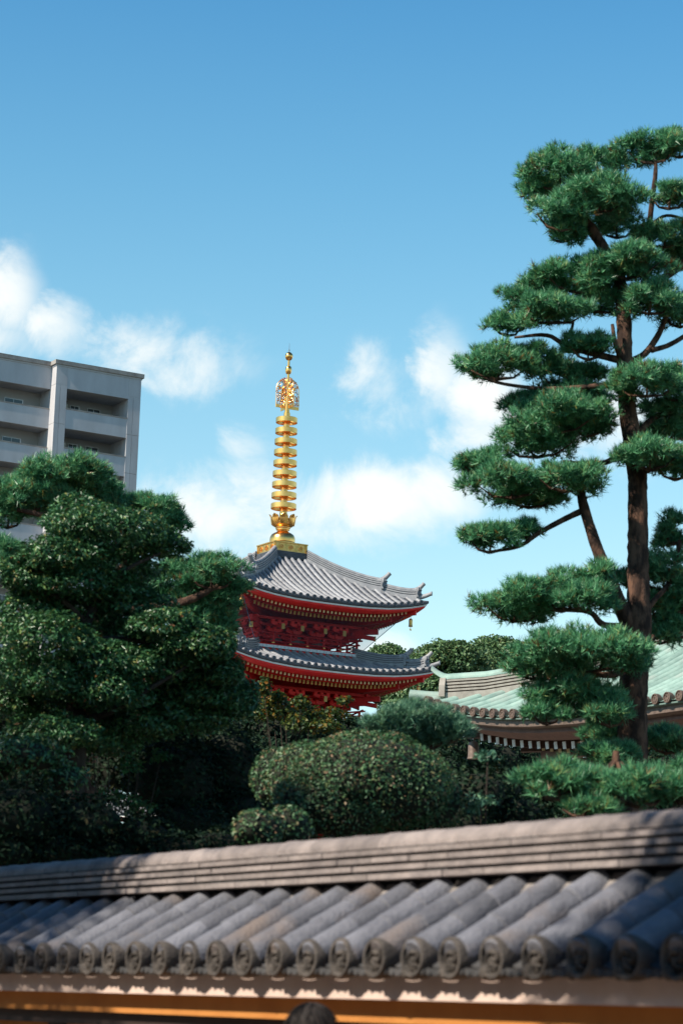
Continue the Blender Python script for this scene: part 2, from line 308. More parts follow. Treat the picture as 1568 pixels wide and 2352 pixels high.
# ------------------------------------------------------------------ roofed boundary wall
XE, P = 5.13, 0.27
def wall():
    t = thing('boundary_wall', 'long ochre temple boundary wall with weathered tiled roof across the foreground', 'wall', (XE, 9.0, 0))
    Y0, Y1 = -6.2, 7.3                       # local span along the wall
    L = Y1 - Y0
    # body
    b = MB(); b.b2(.27, .83, Y0, Y1, .3, 1.48); b.build('plaster_panel', ['ochre'], t, smooth=0)
    b = MB(); b.b2(.235, .865, Y0, Y1, 0, .3); b.build('stone_base', ['stone'], t, smooth=0)
    b = MB(); b.b2(.20, .90, Y0, Y1, 1.48, 1.545); b.build('dark_rail', ['wdark'], t, smooth=0)
    b = MB(); b.b2(.152, .948, Y0, Y1, 1.545, 1.638); b.build('ochre_band', ['ochre'], t, smooth=0)
    b = MB(); b.b2(.070, 1.030, Y0, Y1, 1.638, 1.775); b.build('eave_board', ['plaster'], t, smooth=0)
    y = 2.9 - 1.82 * 5
    pm = MB(); pm.b2(.225, .875, -.07, .07, .3, 1.48); pme = pm.mesh('post', ['wdark'], 0)
    while y < Y1:
        if y > Y0: put('post', pme, t, (0, y, 0))
        y += 1.82
    sl = radians(31); cs, sn = cos(sl), sin(sl)
    def on(d, h):  # distance up the slope, height normal to it -> x,z (front slope)
        return d * cs - h * sn, 1.80 + d * sn + h * cs
    # under-roof bed
    b = MB()
    pr = [on(.05, -.078), on(.62, -.085), (.55, 2.17), (.55, 1.80), (.10, 1.79)]
    b.prism([(x, 0, z) for x, z in pr], (0, Y0, 0), (0, Y1, 0)); b.build('roof_bed', ['wpan'], t, smooth=0)
    # one round tile: half barrel tapering, its upper end tucked under the next
    def barrel(l, r0, r1, full=200, n=12):
        m = MB(); rs = []
        for k, (d, r) in enumerate([(0, r0 - .006), (.006, r0), (l * .5, (r0 + r1) / 2), (l, r1)]):
            ring = []
            for j in range(n + 1):
                a = radians(-full / 2 + full * j / n)
                x, z = on(d, r * cos(a)); ring.append((x, r * sin(a), z))
            rs.append(ring)
        m.rings(rs, False, False); m.add(rs[0] + [(on(0, 0)[0], 0, on(0, 0)[1])], [(n + 1, j, j + 1) for j in range(n)])
        return m.mesh('round_tile', ['wtile'])
    lens = [(.0, .23, .073), (.215, .20, .070), (.40, .17, .0685)]
    bm = [barrel(l, r, r - .006) for _, l, r in lens]
    # pan tile, concave, dark
    def pan(l, hasdrip):
        m = MB(); rs = []
        for d in (0, l):
            ring = []
            for j in range(7):
                s = (j / 6 - .5) * .19; hh = -.046 + .030 * (s / .095) ** 2 - (0.012 if d else 0)
                x, z = on(d, hh); ring.append((x, s, z))
            for j in range(6, -1, -1):
                s = (j / 6 - .5) * .19; hh = -.066 + .030 * (s / .095) ** 2
                x, z = on(d, hh); ring.append((x, s, z))
            rs.append(ring)
        m.rings(rs, True, True); return m.mesh('pan_tile', ['wpan'])
    pms = [pan(.21, 1), pan(.21, 0), pan(.2, 0)]
    # drip end of the eave pan tile: a curved lip with a scroll in relief
    m = MB(); rs = []
    for x in (-.006, .016):
        top = [(x, (j / 8 - .5) * .20, 1.772 - .016 * (1 - ((j / 8 - .5) / .5) ** 2)) for j in range(9)]
        bot = [(x, (j / 8 - .5) * .20, 1.747 - .016 * (1 - ((j / 8 - .5) / .5) ** 2)) for j in range(8, -1, -1)]
        rs.append(top + bot)
    m.rings(rs, True, True)
    for s, q in ((-.078, 2.1), (-.03, 1), (.03, 1), (.078, 1.3)):  # sunlit bead painted in the lighter colour, the shaded lip in the dark one
        m.lathe([(.014 * q, 0), (.011 * q, .008 * q), (0, .011 * q)], 8, 1 if q > 2 else 0, (0, 0, 0), False)
        k = len(m.v) - 24
        for i in range(k, len(m.v)):
            x, y_, z = m.v[i]; m.v[i] = (-.006 - z, s + x, 1.755 - .016 * (1 - (s / .1) ** 2) + y_)
    drip = m.mesh('drip_tile', ['wpan', 'wcap'])
    # round end tile: rim, sunk field, three comma marks and a ring of beads
    def endtile():
        m = MB(); n = 28
        def disc(prof):  # prof (r, out)
            rs = [[(-o, r * sin(2 * pi * k / n), r * cos(2 * pi * k / n)) for k in range(n)] for r, o in prof]
            m.rings(rs, True, False)
        disc([(.074, -.05), (.079, -.02), (.080, .022), (.076, .030), (.065, .030), (.059, -.004), (.002, -.004)])
        def lump(y, z, r, o=.024):
            rs = [[(-.003 - o * h, y + r * q * sin(2 * pi * k / 8), z + r * q * cos(2 * pi * k / 8)) for k in range(8)] for q, h in ((1, 0), (.8, .6), (.35, 1), (.02, 1.02))]
            m.rings(rs, True, False)
        for a0 in range(3):
            for k in range(6):
                a = a0 * 2 * pi / 3 + k * .30; rr = .018 + .0042 * k
                lump(rr * sin(a), rr * cos(a), .0155 - .0019 * k)
        for k in range(12):
            a = k * pi / 6; lump(.052 * sin(a), .052 * cos(a), .0055, .012)
        return m.mesh('round_end_tile', ['wcap'])
    em = endtile()
    m = MB(); a0, a1 = on(.50, -.05), on(.56, .045); m.prism([(on(.49, -.06)[0], 0, on(.49, -.06)[1]), (on(.51, .005)[0], 0, on(.51, .005)[1]), (on(.60, .03)[0], 0, on(.60, .03)[1]), (on(.60, -.06)[0], 0, on(.60, -.06)[1])], (0, -.085, 0), (0, .085, 0)); fill = m.mesh('plaster_fill', ['mendo'], 0)
    k0 = 6.407 - 9.0
    i0 = int((Y0 - k0) / P) + 1; i1 = int((Y1 - k0) / P)
    for i in range(i0, i1):
        y = k0 + i * P
        for (d, l, r), me in zip(lens, bm):
            o = put('round_tile', me, t, (d * cs, y + random.uniform(-.008, .008), d * sn + random.uniform(-.004, .004)))
            o.rotation_euler = (0, 0, radians(random.uniform(-2.0, 2.0)))
        o = put('round_end_tile', em, t, (random.uniform(-.006, .006), y + random.uniform(-.003, .003), 1.80 + random.uniform(-.002, .002))); o.rotation_euler = (radians(random.uniform(-12, 12)), radians(random.uniform(-3, 3)), radians(random.uniform(-3, 3)))
        for j, me in enumerate(pms): put('pan_tile', me, t, (j * .19 * cs, y + P / 2, j * .19 * sn))
        put('drip_tile', drip, t, (0, y + P / 2, 0)); put('plaster_fill', fill, t, (0, y + P / 2, 0))
    # ridge: four courses of flat tiles and half-round cap tiles
    xc = .56
    zz = 2.150; hs = [.040, .036, .036, .036]; hw = [.145, .132, .122, .112]
    for c in range(4):
        tl = .30; y = Y0 + (.15 if c % 2 else 0)
        mm = MB(); pf = [(-hw[c], .006), (-hw[c], .001), (hw[c], .001), (hw[c], .006), (hw[c] - .012, hs[c] - .002), (-hw[c] + .012, hs[c] - .002)]
        pf = [(-hw[c], .0), (hw[c], .0), (hw[c], hs[c] * .62), (hw[c] - .02, hs[c] * .66), (hw[c] - .02, hs[c]), (-hw[c] + .02, hs[c]), (-hw[c] + .02, hs[c] * .66), (-hw[c], hs[c] * .62)]
        mm.b2(-hw[c], hw[c], .001, tl - .002, 0, hs[c] * .60); mm.b2(-hw[c] + .03, hw[c] - .03, .001, tl - .002, hs[c] * .60, hs[c] - .0005, 1); me = mm.mesh('ridge_course_tile', ['wridge', 'wpan'], 0)
        while y < Y1:
            put('ridge_course_tile', me, t, (xc + random.uniform(-.004, .004), y, zz)); y += tl
        zz += hs[c]
    mm = MB(); rs = []
    for d, r in ((0, .088), (.02, .090), (.265, .090), (.270, .0945), (.302, .0945)):
        rs.append([(r * sin(radians(a)), d, max(-.006, r * .72 * cos(radians(a)))) for a in range(-100, 101, 20)])
    mm.rings(rs, False, False); mm.add(rs[-1], [tuple(range(len(rs[-1])))]); mm.add(rs[0], [tuple(range(len(rs[0])))])
    me = mm.mesh('ridge_cap_tile', ['wridge'])
    y = Y0
    while y < Y1:
        put('ridge_cap_tile', me, t, (xc + random.uniform(-.004, .004), y, zz + random.uniform(-.001, .001))); y += .30
    # garden side of the roof, seen by nobody from the street: same rows, one mesh
    mm = MB()
    for i in range(i0, i1):
        y = k0 + i * P; rs = []
        for d, r in ((0, .073), (.57, .066)):
            rs.append([(2 * xc - on(d, r * cos(radians(a)))[0], y + r * sin(radians(a)), on(d, r * cos(radians(a)))[1]) for a in range(-100, 101, 25)])
        mm.rings(rs, False, False)
    pr = [(2 * xc - x, z) for x, z in (on(.0, -.06), on(.62, -.06), on(.62, -.09), on(.0, -.09))]
    mm.prism([(x, 0, z) for x, z in pr], (0, Y0, 0), (0, Y1, 0))
    o = mm.build('garden_side_tiles', ['wtile'], t); o['kind'] = 'stuff'
wall()

# ------------------------------------------------------------------ pagoda
AX, AY = 43.77, 78.64
def fxy(k, s, r):
    """face frame (s along the eave, r outwards) -> local x,y; k=0 looks to -Y, k=1 to -X, k=2 to +Y, k=3 to +X"""
    x, y = s, -r
    for _ in range(k): x, y = y, -x
    return x, y
class Roof:
    def __init__(s, H, T, ze, zt, L): s.H, s.T, s.ze, s.zt, s.L = H, T, ze, zt, L
    def lift(s, q): return s.L * abs(q) ** 3.0
    def z(s, r, sd):
        t = (s.H - r) / (s.H - s.T); q = min(1, abs(sd) / max(r, .01))
        return s.ze + (s.zt - s.ze) * (.66 * t + .34 * t * t) + s.lift(q) * max(0, 1 - t) ** 1.5
QS = [-1, -.97, -.92, -.84, -.74, -.6, -.4, -.2, 0, .2, .4, .6, .74, .84, .92, .97, 1]
def sweep_face(mb, k, R, prof, m=0, closed=True):
    """prof: (inset d, height dz, share of the corner lift)"""
    rs = []
    for q in QS:
        ring = []
        for d, dz, w in prof:
            r = R.H - d; x, y = fxy(k, q * r, r); ring.append((x, y, R.ze + w * R.lift(q) + dz))
        rs.append(ring)
    mb.rings(rs, closed, False, m)

def row_geo(mb, k, R, s, rad=.072, m=0):
    r1 = max(R.T, abs(s) + .02)
    if R.H - r1 < .12: return
    n = max(3, int((R.H - r1) / .28)); rs = []
    for i in range(n + 1):
        r = R.H + .02 - (R.H + .02 - r1) * i / n
        for e in ((0, 1) if i else (1,)):
            if i == n and e: continue
            rr = rad * (.94 if (e == 0) else 1.0)
            ring = []
            for a in range(-105, 106, 30):
                x, y = fxy(k, s + rr * sin(radians(a)), r + (0 if e == 0 else -.004))
                ring.append((x, y, R.z(min(r, R.H), s) + .02 + rr * cos(radians(a))))
            rs.append(ring)
    mb.rings(rs, False, False, m)

def pan_geo(mb, k, R, m=0):
    n = int((R.H - R.T) / .24); 
    for i in range(n):
        r0 = R.H - (R.H - R.T) * i / n; r1 = R.H - (R.H - R.T) * (i + 1) / n
        rs = []
        for q in QS:
            a = fxy(k, q * r0, r0); b = fxy(k, q * r1, r1)
            rs.append([(a[0], a[1], R.z(r0, q * r0) - .03), (a[0], a[1], R.z(r0, q * r0) + .012), (b[0], b[1], R.z(r1, q * r1) - .008)])
        mb.rings(rs, False, False, m)

def hip_path(R, c, q0, q1, n=10, up=0.0):
    """along the diagonal towards corner c (signs), plan radius q0..q1"""
    out = []
    for i in range(n + 1):
        r = q0 + (q1 - q0) * i / n; out.append(Vector((c[0] * r, c[1] * r, R.z(min(r, R.H), min(r, R.H)) + up)))
    return out

def ridge_geo(mb, path, w, hgt, courses, cap, c, curl=0.0, gm=0):
    """stacked-tile ridge along a path, with a round cap; curl raises the outer end"""
    sd = Vector((c[1], -c[0], 0)).normalized(); N = len(path)
    lifts = [curl * (i / (N - 1)) ** 4 for i in range(N)]
    for j in range(courses):
        z0 = hgt * j / courses; z1 = hgt * (j + 1) / courses; ww = w * (1 - .18 * j / courses)
        for (a0, a1, wv, mi) in ((z0 - (.22 if j == 0 else 0), z0 + (z1 - z0) * .58, ww, 0), (z0 + (z1 - z0) * .58, z1, ww - .03, gm)):
            rs = [[p + sd * wv + Vector((0, 0, a0 + l)), p + sd * wv + Vector((0, 0, a1 + l)), p - sd * wv + Vector((0, 0, a1 + l)), p - sd * wv + Vector((0, 0, a0 + l))] for p, l in zip(path, lifts)]
            mb.rings(rs, True, True, mi)
    rs = [[p + sd * cap * sin(radians(a)) + Vector((0, 0, hgt + l + cap * .9 * cos(radians(a)))) for a in range(-110, 111, 20)] for p, l in zip(path, lifts)]
    mb.rings(rs, False, False); return lifts

def ridge_end(roof, tip, c, size, hgt):
    """ogre-face end tile and the upturned cylinder above it"""
    out = Vector((c[0], c[1], 0)).normalized(); sd = Vector((c[1], -c[0], 0)).normalized(); Z = Vector((0, 0, 1))
    m = MB(); s = size
    prof = [(-.48, -.1), (-.52, .4), (-.40, .74), (-.18, .84), (.18, .84), (.40, .74), (.52, .4), (.48, -.1)]
    m.prism([tip + sd * (a * s) + Z * (b * s * 1.15) for a, b in prof], out * 0, out * (.22 * s))
    for a, b, r in ((-.22, .58, .14), (.22, .58, .14), (0, .40, .17), (-.28, .24, .13), (.28, .24, .13), (0, .12, .15)):
        cc = tip + sd * (a * s) + Z * (b * s * 1.15) + out * (.22 * s)
        rs = [[cc + sd * (r * s * q * cos(2 * pi * k / 7)) + Z * (r * s * q * sin(2 * pi * k / 7)) + out * (.22 * s * h) for k in range(7)] for q, h in ((1, 0), (.85, .55), (.4, .95), (.05, 1))]
        m.rings(rs, True, False)
    for sg in (-1, 1):
        rs = [[tip + sd * (sg * (.55 + .18 * i / 3) * s + .06 * s * cos(2 * pi * k / 6)) + Z * ((.15 + .28 * i) * s + .08 * s * sin(2 * pi * k / 6)) + out * (.12 * s) for k in range(6)] for i in range(3)]
        m.rings(rs, True, True)
    m.build('ridge_end_tile', ['tile'], roof)
    m = MB(); pts = []; rr = []
    for i in range(7):
        f = i / 6; pts.append(tip - out * (.45 * s) + out * (1.10 * s * f) + Z * (hgt - .06 * s + .70 * s * f ** 1.8)); rr.append(s * (.31 - .12 * f))
    m.tube(pts, rr, 12); d = (pts[-1] - pts[-2]).normalized()
    m.tube([pts[-1] - d * .02, pts[-1] + d * .03], [.215 * s, .215 * s], 14); m.tube([pts[-1] + d * .03, pts[-1] + d * .045], [.12 * s, .10 * s], 10)
    m.build('ridge_end_cylinder', ['tile'], roof)

def end_disc_mesh():
    m = MB(); n = 14
    m.rings([[(r * cos(2 * pi * k / n), -o, r * sin(2 * pi * k / n)) for k in range(n)] for r, o in ((.078, -.06), (.080, .02), (.066, .022), (.060, .010), (.030, .010), (.024, .018), (.002, .020))], True, False)
    return m.mesh('round_end_tile', ['tile_dark'])
def rafter_mesh(name, w, h, l, tilt, endm, ew):
    m = MB(); R = Matrix.Rotation(radians(tilt), 3, 'X')
    m.box(R @ Vector((0, l / 2, 0)), (w, l, h), 0, R); m.box(R @ Vector((0, -.004, 0)), (w * ew, .012, h * ew), 1, R)
    return m.mesh(name, ['redd', endm], 0)

def bracket_geo(mb, s, R, k, bh, corner=False):
    def P(ss, r, z): x, y = fxy(k, ss, r); return Vector((x, y, z))
    def bx(s0, s1, r0, r1, z0, z1, m=0):
        a = P(s0, r0, z0); b = P(s1, r1, z1); mb.b2(min(a.x, b.x), max(a.x, b.x), min(a.y, b.y), max(a.y, b.y), z0, z1, m)
    for j in range(3):
        rj = bh + .33 * (j + 1); zj = R.ze - 1.20 + .20 * j
        bx(s - .055, s + .055, bh - .1, rj + .09, zj - .055, zj + .055)
        mb.prism([P(s + a, rj, zj + b) for a, b in ((-.34, .06), (-.34, .0), (-.26, -.05), (-.12, -.075), (.12, -.075), (.26, -.05), (.34, .0), (.34, .06))],
                 P(0, -.05, 0), P(0, .05, 0))
        for a in (-.26, 0, .26):
            bx(s + a - .065, s + a + .065, rj - .065, rj + .065, zj + .06, zj + .13)
            mb.prism([P(s + a + q, rj, zj + .03 + e) for q, e in ((-.045, .0), (.045, .0), (.065, .035), (-.065, .035))], P(0, -.06, 0), P(0, .06, 0))

def storey(t, R, detail, bh, bz, balcony):
    """one roof with its eaves, brackets and the storey that carries it; bz = foot of the storey's wall"""
    pm = MB()
    for k in range(4): pan_geo(pm, k, R)
    roof = pm.build('roof', ['tile_dark'], t, smooth=25)
    faces = (0, 1) if detail else ()
    nrow = int((R.H - .08) / .285)
    rest = MB()
    for k in range(4):
        for i in range(-nrow, nrow + 1):
            s = i * .285
            if k in faces:
                m = MB(); row_geo(m, k, R, s)
                if m.v: m.build('tile_row', ['tile'], roof)
            else: row_geo(rest, k, R, s)
            x, y = fxy(k, s, R.H + .03); z = R.z(R.H, s) + .022
            if k in faces: put('round_end_tile', DISC, roof, (x, y, z), -pi / 2 * k)
            else:
                for r_, o in (((.08, .02)),):
                    pts = [fxy(k, s + r_ * cos(2 * pi * q / 10), R.H + .03 + o) for q in range(10)]
                    rest.add([(p[0], p[1], z + r_ * sin(2 * pi * q / 10)) for q, p in enumerate(pts)], [tuple(range(9, -1, -1))])
    if rest.v: o = rest.build('far_side_tiles' if detail else 'tile_rows', ['tile'], roof); o['kind'] = 'stuff'
    m = MB()
    for k in range(4): sweep_face(m, k, R, [(-.015, .0, 1), (-.015, -.075, 1), (.10, -.115, 1), (.30, -.10, 1), (.30, .02, 1)])
    m.build('eave_tile_edge', ['tile_dark'], roof, smooth=0)
    m = MB()
    for k in range(4): sweep_face(m, k, R, [(.045, -.115, 1), (.045, -.17, 1), (.12, -.175, 1), (.12, -.11, 1)])
    m.build('white_eave_strip', ['white'], roof, smooth=0)
    m = MB()
    for k in range(4):
        sweep_face(m, k, R, [(.085, -.172, 1), (.085, -.235, 1), (.20, -.30, 1), (.43, -.325, 1), (.43, -.21, 1)])
        sweep_face(m, k, R, [(.43, -.30, 1), (.98, -.28, .8), (.98, -.24, .8), (.43, -.25, 1)])
        sweep_face(m, k, R, [(.92, -.40, .8), (.92, -.32, .8), (1.02, -.30, .75), (1.02, -.40, .75)])
        sweep_face(m, k, R, [(1.0, -.36, .75), (R.H - bh, -.10, .15), (R.H - bh, -.05, .15), (1.0, -.30, .75)])
    m.build('red_eave_board', ['red'], roof, smooth=30)
    # rafters, two rows
    jn = MB()
    for row, (d, dz, w, pit, me, tm, tilt, l) in enumerate(((.45, -.385, 1.0, .167, RAF1, 'cpaint', 9, .6), (.97, -.475, .75, .167, RAF2, 'gpaint', 13, 1.2))):
        r = R.H - d; n = int((r - .12) / pit)
        for k in range(4):
            for i in range(-n, n + 1):
                s = (i + .5) * pit if row else i * pit
                if abs(s) > r - .1: continue
                x, y = fxy(k, s, r); z = R.ze + dz + w * R.lift(s / r)
                if detail and (k == 0 or (k == 1 and s > r - 1.6)):
                    put('rafter' if row else 'flying_rafter', me, roof, (x, y, z), -pi / 2 * k)
                else:
                    l2 = min(l, max(.15, r - abs(s)));  a = fxy(k, s, r); b = fxy(k, s, r - l2)
                    c_ = ((a[0] + b[0]) / 2, (a[1] + b[1]) / 2, z + .05)
                    jn.box(c_, (.075 if k % 2 == 0 else l2, l2 if k % 2 == 0 else .075, .09))
                    e = fxy(k, s, r + .004); jn.box((e[0], e[1], z), (.08 if k % 2 == 0 else .012, .012 if k % 2 == 0 else .08, .10), 1)
    o = jn.build('far_rafters', ['redd', 'gpaint'], roof, smooth=0); o['kind'] = 'stuff'
    # hips
    for c in ((-1, -1), (1, -1), (1, 1), (-1, 1)):
        vis = detail and c != (1, 1)
        a0 = R.T - .02; a1 = R.T + (R.H - R.T) * .62; a2 = R.H - .30
        m = MB(); p1 = hip_path(R, c, a0, a1, 14, .02); l1 = ridge_geo(m, p1, .13, .31, 4, .08, c, .10, 1); m.build('corner_ridge', ['tile', 'tile_dark'], roof, smooth=35)
        m = MB(); p2 = hip_path(R, c, a1 - .05, a2, 9, .02); l2 = ridge_geo(m, p2, .115, .25, 3, .075, c, .10, 1); m.build('corner_ridge', ['tile', 'tile_dark'], roof, smooth=35)
        ridge_end(roof, p1[-1] + Vector((0, 0, l1[-1])), c, .40, .29); ridge_end(roof, p2[-1] + Vector((0, 0, l2[-1])), c, .36, .23)
        # corner end tile: an upturned round tile running out over the eave tip
        m = MB(); out = Vector((c[0], c[1], 0)).normalized(); base = Vector((c[0] * (R.H - .35), c[1] * (R.H - .35), R.z(R.H - .35, R.H - .35) + .03)); pts = []; rr = []
        for i in range(8):
            f = i / 7; pts.append(base + out * (.60 * f) + Vector((0, 0, .02 + .02 * f + .13 * f ** 2))); rr.append(.10 - .03 * f)
        m.tube(pts, rr, 10); m.tube([pts[-1], pts[-1] + out * .03], [.085, .085], 12); m.build('corner_end_tile', ['tile'], roof)
        # hip rafters
        m = MB(); rot = atan2(c[1], c[0])
        def beam(q0, z0, q1, z1, w, h, mi=0):
            a = Vector((c[0] * q0, c[1] * q0, z0)); b = Vector((c[0] * q1, c[1] * q1, z1)); d = (b - a); sd = Vector((c[1], -c[0], 0)).normalized() * (w / 2); Z = Vector((0, 0, h / 2))
            m.rings([[p + sd + Z, p - sd + Z, p - sd - Z, p + sd - Z] for p in (a, b)], True, True, mi)
        zl = R.ze + R.L
        beam(bh, R.ze - .33, R.H - .33, zl - .42, .15, .18); beam(bh, R.ze - .55, R.H - .98, R.ze + .75 * R.L - .56, .17, .20)
        beam(R.H - .34, zl - .42, R.H - .32, zl - .42, .155, .185, 1)
        beam(bh - .1, R.ze - 1.16, bh + .62, R.ze - 1.08, .13, .17); beam(bh - .1, R.ze - .95, bh + 1.02, R.ze - .90, .13, .18); beam(bh - .1, R.ze - .76, bh + 1.40, R.ze - .74, .14, .19)
        beam(bh + .55, R.ze - .80, bh + 1.32, R.ze - 1.0, .12, .16)
        beam(bh + 1.325, R.ze - 1.0, bh + 1.335, R.ze - 1.003, .14, .20, 2)
        m.build('corner_beam', ['redd', 'red', 'gpaint'], roof, smooth=0)
        if vis or not detail:
            q = R.H - .46; z = zl - .52; m = MB()
            m.tube([(c[0] * q, c[1] * q, z), (c[0] * q, c[1] * q, z - .12)], .008, 6)
            m.lathe([(.0, -.12), (.04, -.125), (.062, -.15), (.072, -.20), (.068, -.30), (.074, -.40), (.082, -.42), (.076, -.43), (.0, -.43)], 14, 0, (c[0] * q, c[1] * q, z), False)
            m.tube([(c[0] * q, c[1] * q, z - .40), (c[0] * q, c[1] * q, z - .50)], .008, 6)
            m.box((c[0] * q, c[1] * q, z - .54), (.13, .02, .06), 0, Matrix.Rotation(.6, 3, 'Z'))
            m.build('wind_bell', ['gold_d'], roof)
    # wall of the storey, with columns, beams, brackets
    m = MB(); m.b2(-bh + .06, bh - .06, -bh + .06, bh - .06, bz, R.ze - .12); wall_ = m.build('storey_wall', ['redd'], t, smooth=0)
    cols = (-bh, -.48 * bh / 1.28, .48 * bh / 1.28, bh)
    cm = MB(); cm.lathe([(.10, bz), (.10, R.ze - 1.25)], 12)
    cme = cm.mesh('column', ['red']); done = set()
    for k in range(4):
        for s in cols:
            x, y = fxy(k, s, bh)
            if (round(x, 2), round(y, 2)) in done: continue
            done.add((round(x, 2), round(y, 2))); put('column', cme, wall_, (x, y, 0))
        m = MB()
        for zz, hh in ((bz + .10, .12), (R.ze - 1.36, .14)):
            a = fxy(k, -bh - .12, bh + .02); b = fxy(k, bh + .12, bh + .02)
            m.b2(min(a[0], b[0]) - .05, max(a[0], b[0]) + .05, min(a[1], b[1]) - .05, max(a[1], b[1]) + .05, zz - hh / 2, zz + hh / 2)
        for j in range(3):
            rj = bh + .33 * (j + 1); zj = R.ze - 1.20 + .20 * j + .18; a = fxy(k, -rj - .15, rj); b = fxy(k, rj + .15, rj)
            m.b2(min(a[0], b[0]) - .05, max(a[0], b[0]) + .05, min(a[1], b[1]) - .05, max(a[1], b[1]) + .05, zj - .045, zj + .05)
        m.build('tie_beam', ['redd'], wall_, smooth=0)
        for s in cols:
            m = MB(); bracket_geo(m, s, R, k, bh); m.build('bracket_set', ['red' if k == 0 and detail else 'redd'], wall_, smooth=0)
            if abs(s) < bh + .01:
                m = MB(); p0 = fxy(k, s, bh); r1 = bh + 1.31; p1 = fxy(k, s, r1); Z = .085
                a = Vector((p0[0], p0[1], R.ze - .66)); b = Vector((p1[0], p1[1], R.ze - .93)); sx, sy = fxy(k, .055, 0); sd = Vector((sx, sy, 0))
                m.rings([[p + sd + Vector((0, 0, Z)), p - sd + Vector((0, 0, Z)), p - sd - Vector((0, 0, Z)), p + sd - Vector((0, 0, Z))] for p in (a, b)], True, True)
                p2 = fxy(k, s, r1 + .012); m.box((p2[0], p2[1], R.ze - .935), (.13 if k % 2 == 0 else .02, .02 if k % 2 == 0 else .13, .20), 1)
                m.build('tail_rafter', ['redd', 'gpaint'], wall_, smooth=0)
        for s, w in ((-.88 * bh / 1.28, .26), (0, .36), (.88 * bh / 1.28, .26)):
            m = MB(); zb = R.ze - 1.29
            def P(a, b): x, y = fxy(k, s + a * w, bh + .06); return Vector((x, y, zb + b))
            o1 = fxy(k, 0, -.03); o2 = fxy(k, 0, .03)
            m.prism([P(-1, 0), P(1, 0), P(.85, .06), P(.5, .12), P(.42, .24), P(.2, .28), P(-.2, .28), P(-.42, .24), P(-.5, .12), P(-.85, .06)], (o1[0], o1[1], 0), (o2[0], o2[1], 0))
            m.build('carved_strut', ['greyboard'], wall_, smooth=0)
    if balcony:
        hb, zf = balcony
        m = MB(); m.b2(-hb, hb, -hb, hb, zf - .035, zf); bal = m.build('balcony', ['redd'], t, smooth=0)
        m = MB(); m.b2(-hb + .06, hb - .06, -hb + .06, hb - .06, zf - .22, zf - .14); m.build('balcony_beam', ['red'], bal, smooth=0)
        rest = MB()
        for k in range(4):
            n = int(2 * hb / .15)
            for i in range(n):
                s = -hb + .01 + (2 * hb - .02) * (i + .5) / n; x, y = fxy(k, s, hb - .10)
                if detail and k in (0, 1): put('floor_board_end', FEND, bal, (x, y, zf - .09), -pi / 2 * k)
                else: rest.box((x, y, zf - .09), (.13 if k % 2 == 0 else .24, .24 if k % 2 == 0 else .13, .09))
            m = MB()
            for zz, e, rr in ((zf + .12, .0, .025), (zf + .26, .12, .028), (zf + .40, .22, .034)):
                pts = []
                for q in (-1, -.8, 0, .8, 1):
                    s = q * (hb - .05 + e * (abs(q) == 1)); x, y = fxy(k, s, hb - .06); pts.append((x, y, zz + (.10 if abs(q) == 1 and e else 0) * (e / .22)))
                m.tube(pts, rr, 6)
            m.build('railing', ['redd'], bal)
            for i in range(-3, 4):
                pm2 = MB()
                x, y = fxy(k, i * (hb - .07) / 3, hb - .06); pm2.b2(x - .035, x + .035, y - .035, y + .035, zf, zf + (.46 if abs(i) == 3 else .38))
                pm2.box((x, y, zf + .06), (.085, .085, .03), 1)
                pm2.build('railing_post', ['redd', 'gold_d'], bal, smooth=0)
        if rest.v: o = rest.build('far_floor_board_ends', ['floorend'], bal, smooth=0); o['kind'] = 'stuff'
    return roof

